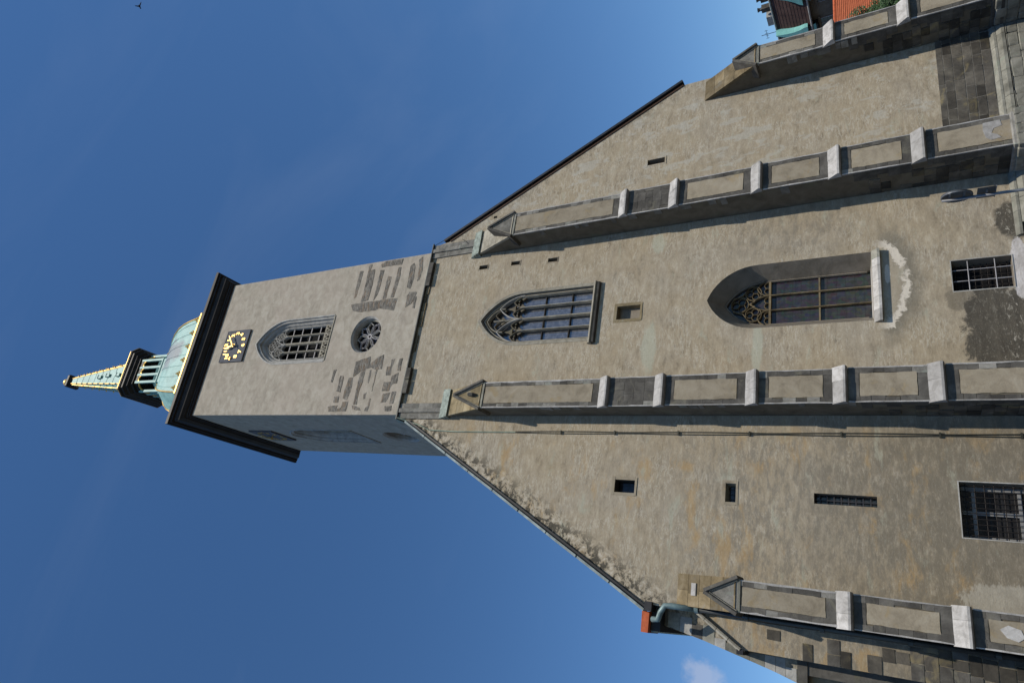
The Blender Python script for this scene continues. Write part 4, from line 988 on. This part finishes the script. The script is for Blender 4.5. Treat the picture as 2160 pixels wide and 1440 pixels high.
pb = MB().prism([(-12.5, 16.75), (-13.0, 16.98), (-13.12, 16.80), (-13.45, 15.0), (-14.02, 12.6), (-14.24, 11.85), (-14.24, 11.80), (-13.4, 11.80), (-12.5, 11.8)], 0.80, 1.7).build('flank_pier', M['nave'], church)
pts = [(-13.05, 16.95), (-13.45, 15.0), (-14.02, 12.6), (-14.26, 11.75)]
z = 11.85
while z < 16.6:                                     # ragged stones up the raking edge
    zt = z + random.uniform(0.30, 0.5)
    def ex(zz):
        for (xa, za), (xb, zb_) in zip(pts[:-1], pts[1:]):
            if zb_ <= zz <= za: return xa + (xb - xa) * (za - zz) / (za - zb_)
        return pts[0][0]
    x0 = ex((z + zt) / 2); Ln = random.uniform(0.3, 0.6)
    MB().prism([(ex(z) + 0.0, z), (x0 + Ln, z), (x0 + Ln, zt - 0.012), (ex(min(zt, 16.9)) + 0.0, zt - 0.012)], 0.785 - random.uniform(0, 0.015), 1.4).build('stone_block', random.choice((M['trac'], M['quoin'], M['plinth'], M['mortar'])), pb); z = zt
# lower flank wall with recessed openings
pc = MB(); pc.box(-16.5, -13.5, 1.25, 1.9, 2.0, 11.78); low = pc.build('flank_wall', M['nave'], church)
MB().box(-16.5, -13.49, 0.98, 1.24, 2.0, 8.9).build('flank_wall', M['side'], church)
MB().box(-13.95, -13.52, 0.76, 1.0, 2.0, 11.6).build('flank_jamb', M['dark'], church)
MB().box(-16.5, -13.52, 0.72, 1.0, 11.5, 11.82).build('flank_string', M['dark'], church)
MB().box(-14.1, -13.56, 0.90, 0.99, 5.5, 8.7).build('dark_opening', M['dark_glass'], church)

# ---- eaves corner, gutter and rainwater pipe
ev = MB().box(-13.40, -12.5, 0.30, 44, 16.55, 16.98).build('eaves_box', M['slate'], church)
MB().box(-13.50, -12.76, 0.04, 1.2, 16.92, 17.20, 0.01).build('tile_edge', M['tile'], ev)
MB().tube([(-13.38, 0.35, 16.86), (-13.38, 40, 16.86)], 0.10, 8).build('gutter', M['pipe_green'], ev)
MB().box(-12.74, -12.40, -0.16, 0.34, 16.78, 17.06).build('rainwater_head', M['slate'], ev)
pp = [(-13.0, -0.05, 16.75), (-12.98, -0.15, 16.50), (-12.72, -0.28, 16.38), (-12.46, -0.30, 16.22), (-12.44, -0.30, 16.0), (-12.43, -0.28, 15.0)]
rp_ = MB().tube(pp, 0.105, 12).build('rainwater_pipe', M['pipe_green'], church, True)
MB().tube([(-12.43, -0.28, 15.05), (-12.42, -0.26, 13.0), (-12.41, -0.26, 9.0), (-12.41, -0.26, 3.0)], 0.085, 12).build('pipe_length', M['pipe'], rp_, True)
for z in (15.05, 13.3, 10.9, 8.4, 6.2): MB().tube([(-12.42, -0.27, z - 0.07), (-12.42, -0.27, z + 0.07)], 0.125, 12).build('pipe_collar', M['pipe_green'] if z > 14 else M['pipe'], rp_)

# ---- lightning conductor down the left bay
random.seed(21)
top = [(-5.22, -0.17, 31.42), (-5.40, -0.06, 30.65), (-5.58, -0.05, 29.9), (-5.84, -0.05, 29.2), (-5.90, -0.05, 27.5), (-5.88, -0.05, 24)]
cb = MB().tube(top, 0.028, 6).build('lightning_conductor', M['cable_green'], church)
for off, sag in ((-0.05, 0.012), (0.05, 0.02)):
    P = []; z = 24.0
    while z > 2.8: P.append((-5.88 + 0.006 * (24 - z) + off * (0.4 + 0.6 * abs(math.sin((24 - z) * 0.55))), -0.05, z)); z -= 0.6
    MB().tube(P, 0.017, 5).build('cable', M['cable'], cb)
for z in (21.6, 19.0, 16.2, 13.4, 10.2, 7.2, 5.0):
    x = -5.88 + 0.006 * (24 - z); MB().box(x - 0.09, x + 0.09, -0.075, 0.02, z - 0.03, z + 0.03).build('clip', M['cable'], cb)
MB().tube([(5.5, 0.0, 30.35), (5.62, 0.05, 31.0), (5.25, -0.1, 31.5)], 0.015, 5).build('conductor_stub', M['cable'], church)
for z, x, y in ((0, 5.9, -0.02),): MB().tube([(4.3, -0.2, 28.2), (5.2, -0.1, 29.2), (5.7, 0.1, 29.95), (6.0, 0.2, 30.2)], 0.014, 5).build('conductor_wire', M['cable'], church)

# ---------------------------------------------------------------- traffic sign seen from behind
random.seed(5)
SX, SYY = -2.86, -10.0; gzs = gz(SX, SYY)
sg = empty('traffic_sign', (SX, SYY, gzs), 'round traffic sign seen from behind with a small plate below, on a thin grey pole', 'sign')
nf = Vector((0.985, -0.17, 0)).normalized(); tg = Vector((-nf.y, nf.x, 0))
MB().tube([(SX, SYY, gzs - 0.05), (SX, SYY, 7.0)], 0.034, 12).build('pole', M['steel'], sg, True)
c0 = Vector((SX, SYY, 6.70)) + nf * 0.07; rg = []
for o, r in ((0.0, 0.29), (0.002, 0.31), (0.02, 0.315), (0.028, 0.31), (0.03, 0.30)):
    rg.append([tuple(c0 + nf * o + tg * (r * math.cos(2 * math.pi * k / 40)) + Vector((0, 0, r * math.sin(2 * math.pi * k / 40)))) for k in range(40)])
MB().loft(rg, True, True, True).build('sign_disc', M['signback'], sg)
rm = MB(); rm.tube([c0 - nf * 0.012 + tg * (0.305 * math.cos(2 * math.pi * k / 40)) + Vector((0, 0, 0.305 * math.sin(2 * math.pi * k / 40))) for k in range(41)], 0.014, 6); rm.build('rolled_rim', M['steel'], sg)
def slab(name, c, hw, z0, z1, th, mat):
    V = [tuple(c + tg * a + nf * b + Vector((0, 0, z))) for z in (z0, z1) for b in (0, th) for a in (-hw, hw)]
    mesh(name, V, [(0, 2, 3, 1), (4, 5, 7, 6), (0, 1, 5, 4), (2, 6, 7, 3), (0, 4, 6, 2), (1, 3, 7, 5)], mat, sg)
for z in (6.56, 6.84): slab('bracket', Vector((SX, SYY, 0)) + nf * 0.035, 0.26, z - 0.02, z + 0.02, 0.03, M['steel'])
slab('plate', Vector((SX, SYY, 0)) + nf * 0.06, 0.30, 5.98, 6.32, 0.008, M['signback'])
slab('plate_edge', Vector((SX, SYY, 0)) + nf * 0.045, 0.31, 5.965, 5.985, 0.03, M['steel'])
slab('bracket', Vector((SX, SYY, 0)) + nf * 0.03, 0.18, 6.12, 6.16, 0.03, M['steel'])

# ---------------------------------------------------------------- house with a dark roof and copper dormer caps
shing = stone('dark_brown_shingles', (0.045, 0.030, 0.028), (0.085, 0.052, 0.045), (0.13, 0.085, 0.07), 1.2, 0.0)
dwall = stone('brown_house_wall', (0.12, 0.10, 0.08), (0.17, 0.15, 0.12), (0.22, 0.20, 0.165), 0.8, 0.0)
h1 = empty('house', (49, 27, 2.9), 'dark-roofed house with turquoise copper dormer caps behind the right corner buttress', 'house')
MB().box(45, 56, 16, 42, 2.9, 14.9).build('wall', dwall, h1)
rf = MB(); V = [(44.3, 15.5, 14.75), (44.3, 42.5, 14.75), (46.2, 42.5, 18.3), (46.2, 15.5, 18.3), (46.2, 15.5, 17.6), (50.5, 15.5, 20.0), (50.5, 42.5, 20.0), (46.2, 42.5, 17.6), (56.7, 15.5, 14.75), (56.7, 42.5, 14.75)]
r1 = mesh('roof', [(44.3, 15.5, 14.7), (44.3, 42.5, 14.7), (46.0, 42.5, 18.2), (46.0, 15.5, 18.2), (50.5, 15.5, 18.9), (50.5, 42.5, 18.9), (56.7, 15.5, 14.7), (56.7, 42.5, 14.7)], [(0, 1, 2, 3), (3, 2, 5, 4), (4, 5, 7, 6), (0, 3, 4, 6), (1, 7, 5, 2), (0, 6, 7, 1)], shing, h1)
for k in range(11):                                  # slate courses
    t = (k + 0.5) / 11; MB().box(44.29 + 1.7 * t - 0.012, 44.29 + 1.7 * t + 0.05, 15.5, 42.5, 14.68 + 3.5 * t - 0.02, 14.68 + 3.5 * t + 0.02).build('slate_course', shing, r1)
MB().tube([(45.98, 15.5, 18.25), (45.98, 42.5, 18.25)], 0.10, 6).build('ridge_strip', M['flash_pale'], r1)
MB().tube([(44.22, 15.5, 14.72), (44.22, 42.5, 14.72)], 0.10, 8).build('gutter', M['trac'], r1)
turq = plain('turquoise_copper', (0.17, 0.42, 0.40), 0.6, 0, 0.3, 0.2, 1.5)
for yc in (30.0, 24.9):                              # flared copper caps over the dormers
    rings = []
    for hwd, z in ((1.15, 15.1), (1.05, 15.4), (0.72, 15.9), (0.45, 16.5), (0.26, 17.2), (0.12, 17.9), (0.05, 18.3)):
        xf = 44.0 + (z - 15.1) * 0.35; rings.append([(xf, yc - hwd, z), (xf, yc + hwd, z), (xf + 1.2 + hwd, yc + hwd, z), (xf + 1.2 + hwd, yc - hwd, z)])
    d = MB().loft(rings, True, True, True).build('dormer_cap', turq, h1)
    MB().box(44.35, 45.6, yc - 0.85, yc + 0.85, 14.2, 15.08).build('dormer_front', M['slate'], d)
    MB().box(44.25, 44.34, yc - 1.0, yc + 1.0, 14.35, 14.6).build('dormer_sill', turq, d)
for k, y in enumerate((19.5, 23.0, 26.4, 29.8, 33.2)):
    wv = MB().box(44.97, 45.05, y - 0.65, y + 0.65, 12.0, 13.9).build('window', M['dark_glass'], h1)
    MB().box(44.90, 45.0, y - 0.75, y + 0.75, 11.82, 11.98).build('sill', M['trac'], wv)
    for a in (-0.65, 0.0, 0.65): MB().box(44.93, 44.965, y + a - 0.04, y + a + 0.04, 12.0, 13.9).build('glazing_bar', M['greybar'], wv)
    MB().box(44.88, 45.01, y - 0.95, y + 0.95, 13.92, 14.12).build('lintel', dwall, wv)
for y, hh in ((22.3, 0.7), (23.4, 0.9), (25.2, 1.0), (26.3, 0.8), (27.6, 1.0)):
    cst = MB().box(46.6, 47.2, y - 0.28, y + 0.28, 18.2, 18.6 + hh * 0.7).build('chimney', M['ashlar'], h1)
    MB().tube([(46.9, y, 18.55 + hh * 0.7), (46.9, y, 18.75 + hh * 0.7), (46.9, y, 19.0 + hh * 0.7)], [0.22, 0.16, 0.24], 8).build('chimney_pot', M['signback'], cst)
MB().box(46.4, 48.0, 28.4, 29.6, 18.0, 19.0).build('roof_hatch', M['trac'], h1)
an = MB().tube([(46.4, 30.6, 18.2), (46.4, 30.6, 19.9)], 0.03, 6).build('aerial', M['iron'], h1)
MB().tube([(46.4, 30.0, 19.35), (46.4, 31.2, 19.35)], 0.022, 5).build('boom', M['iron'], an)
for y in (30.1, 30.45, 30.8, 31.15): MB().tube([(46.4, y, 19.35 - 0.16), (46.4, y, 19.35 + 0.16)], 0.018, 5).build('element', M['iron'], an)

# ---------------------------------------------------------------- house with a red tiled roof
random.seed(11)
h2 = empty('house', (37, 21, 2.9), 'house with a bright orange-red tiled roof behind the tree', 'house')
MB().box(33.6, 44.0, 19.6, 25.0, 2.9, 8.6).build('wall', stone('cream_house_wall', (0.38, 0.34, 0.27), (0.46, 0.42, 0.34), (0.52, 0.48, 0.40), 0.8, 0.0), h2)
tm = NB('orange_red_roof_tiles', 0.85, 0.15); Xs, Ys, Zs = tm.xyz(); a = tm.noise(3.0, 6, 0.6)
tm.color(tm.ramp(a, [(0.3, (0.30, 0.085, 0.042)), (0.7, (0.44, 0.135, 0.065))]))
tr = tm.math('ABSOLUTE', tm.sub(tm.math('FRACT', tm.mul(Xs, 4.0)), 0.5)); tz = tm.math('FRACT', tm.mul(Zs, 5.5)); tm.bump(tm.add(tr, tm.mul(tz, 0.6)), 0.8, 0.06)
r2 = mesh('roof', [(33.3, 19.2, 8.3), (44.3, 19.2, 8.3), (44.3, 22.3, 12.0), (33.9, 22.3, 12.0), (33.3, 25.4, 8.3), (44.3, 25.4, 8.3)], [(0, 1, 2, 3), (3, 2, 5, 4), (0, 3, 4), (1, 5, 2), (0, 4, 5, 1)], tm.m, h2)
for k in range(24):
    t = (k + 0.5) / 24; MB().box(33.4 + 0.55 * t, 44.3, 19.17 + 3.1 * t - 0.02, 19.17 + 3.1 * t + 0.05, 8.31 + 3.7 * t - 0.02, 8.31 + 3.7 * t + 0.012).build('tile_course', tm.m, r2)
MB().tube([(33.9, 22.3, 12.03), (44.3, 22.3, 12.03)], 0.13, 8).build('ridge_tiles', M['tile'], r2)
MB().tube([(33.3, 19.2, 8.32), (33.9, 22.3, 12.0)], 0.12, 8).build('hip_tiles', M['tile'], r2)

# ---------------------------------------------------------------- tree in front of it
lf = NB('dark_green_leaves', 0.6, 0.3); rd = lf.noise(2.2, 4, 0.6)
lf.color(lf.ramp(rd, [(0.3, (0.018, 0.042, 0.014)), (0.55, (0.036, 0.080, 0.024)), (0.8, (0.060, 0.115, 0.038))]))
bark = stone('bark', (0.035, 0.028, 0.02), (0.07, 0.056, 0.04), (0.11, 0.09, 0.065), 3, 0.0)
te = empty('leafy_tree', (27.7, 14.5, 2.9), 'dark green leafy tree beside the right corner buttress', 'tree')
tk = MB(); tk.tube([(27.7, 14.5, 2.8), (27.65, 14.55, 4.4), (27.8, 14.5, 6.0), (27.8, 14.6, 7.8)], [0.24, 0.19, 0.14, 0.06], 9)
clumps = []
for k in range(46):
    a = random.uniform(0, 2 * math.pi); e = random.uniform(-0.35, 1.3); r = random.uniform(1.0, 2.6)
    clumps.append(Vector((28.0 + r * math.cos(a) * math.cos(e), 14.5 + r * math.sin(a) * math.cos(e), 7.5 + 0.95 * r * math.sin(e))))
for c in clumps[:14]: tk.tube([(27.75, 14.5, random.uniform(4.4, 6.2)), tuple((c + Vector((27.7, 14.5, 5.4))) / 2 + Vector((0, 0, 0.2))), tuple(c)], [0.08, 0.05, 0.02], 6)
tk.build('trunk', bark, te)
lv = MB()
for c in clumps:
    cr = random.uniform(0.55, 0.95)
    for _ in range(420):
        d = Vector((random.gauss(0, 1), random.gauss(0, 1), random.gauss(0, 1))).normalized() * cr * random.random() ** 0.45
        p = c + d; s = random.uniform(0.055, 0.11); q = Vector((random.gauss(0, 1), random.gauss(0, 1), random.gauss(0, 0.7))).normalized(); t = q.orthogonal().normalized()
        lv.add([p - q * s, p + t * s * 0.5, p + q * s, p - t * s * 0.5], [(0, 1, 2, 3)])
me = bpy.data.meshes.new('crown'); me.from_pydata(lv.V, [], lv.F); link('crown', me, lf.m, te)

# ---------------------------------------------------------------- a bird high over the roofs
bd = empty('bird', (22.345, -11.44, 54.215), 'small dark bird gliding high in the open sky', 'bird')
ex, ey, ez = -u_, r_, -f_; k = 0.0433; P0 = Vector((22.345, -11.44, 54.215))
def bp_(a, b, c=0.0): return P0 + (ex * a + ey * b + ez * c) * k
bm_ = plain('bird_plumage', (0.02, 0.022, 0.028), 0.8, 0, 0.2, 0.2, 8)
MB().tube([bp_(-1.6, 2.2), bp_(-1.0, 1.5), bp_(-0.3, 0.6), bp_(0.5, -0.8), bp_(1.3, -2.0), bp_(2.2, -3.6)], [0.01, 0.045, 0.07, 0.065, 0.03, 0.045], 8).build('body', bm_, bd, True)
def wing(nm, pts):
    V = [bp_(*p) for p in pts]; n = len(V); V2 = [v + ez * 0.012 for v in V]
    mesh(nm, V + V2, [tuple(range(n)), tuple(range(n, 2 * n))] + [(i, (i + 1) % n, n + (i + 1) % n, n + i) for i in range(n)], bm_, bd)
wing('wing', [(-0.6, 1.0, 0), (-3.0, 0.7, 1.2), (-6.2, 0.0, 2.6), (-5.4, -0.9, 2.4), (-2.6, -1.0, 1.0), (0.3, -0.9, 0)])
wing('wing', [(-0.4, 1.3, 0), (1.4, 3.4, 1.2), (4.6, 6.8, 2.6), (4.6, 5.2, 2.4), (2.9, 2.0, 1.0), (0.8, -0.3, 0)])
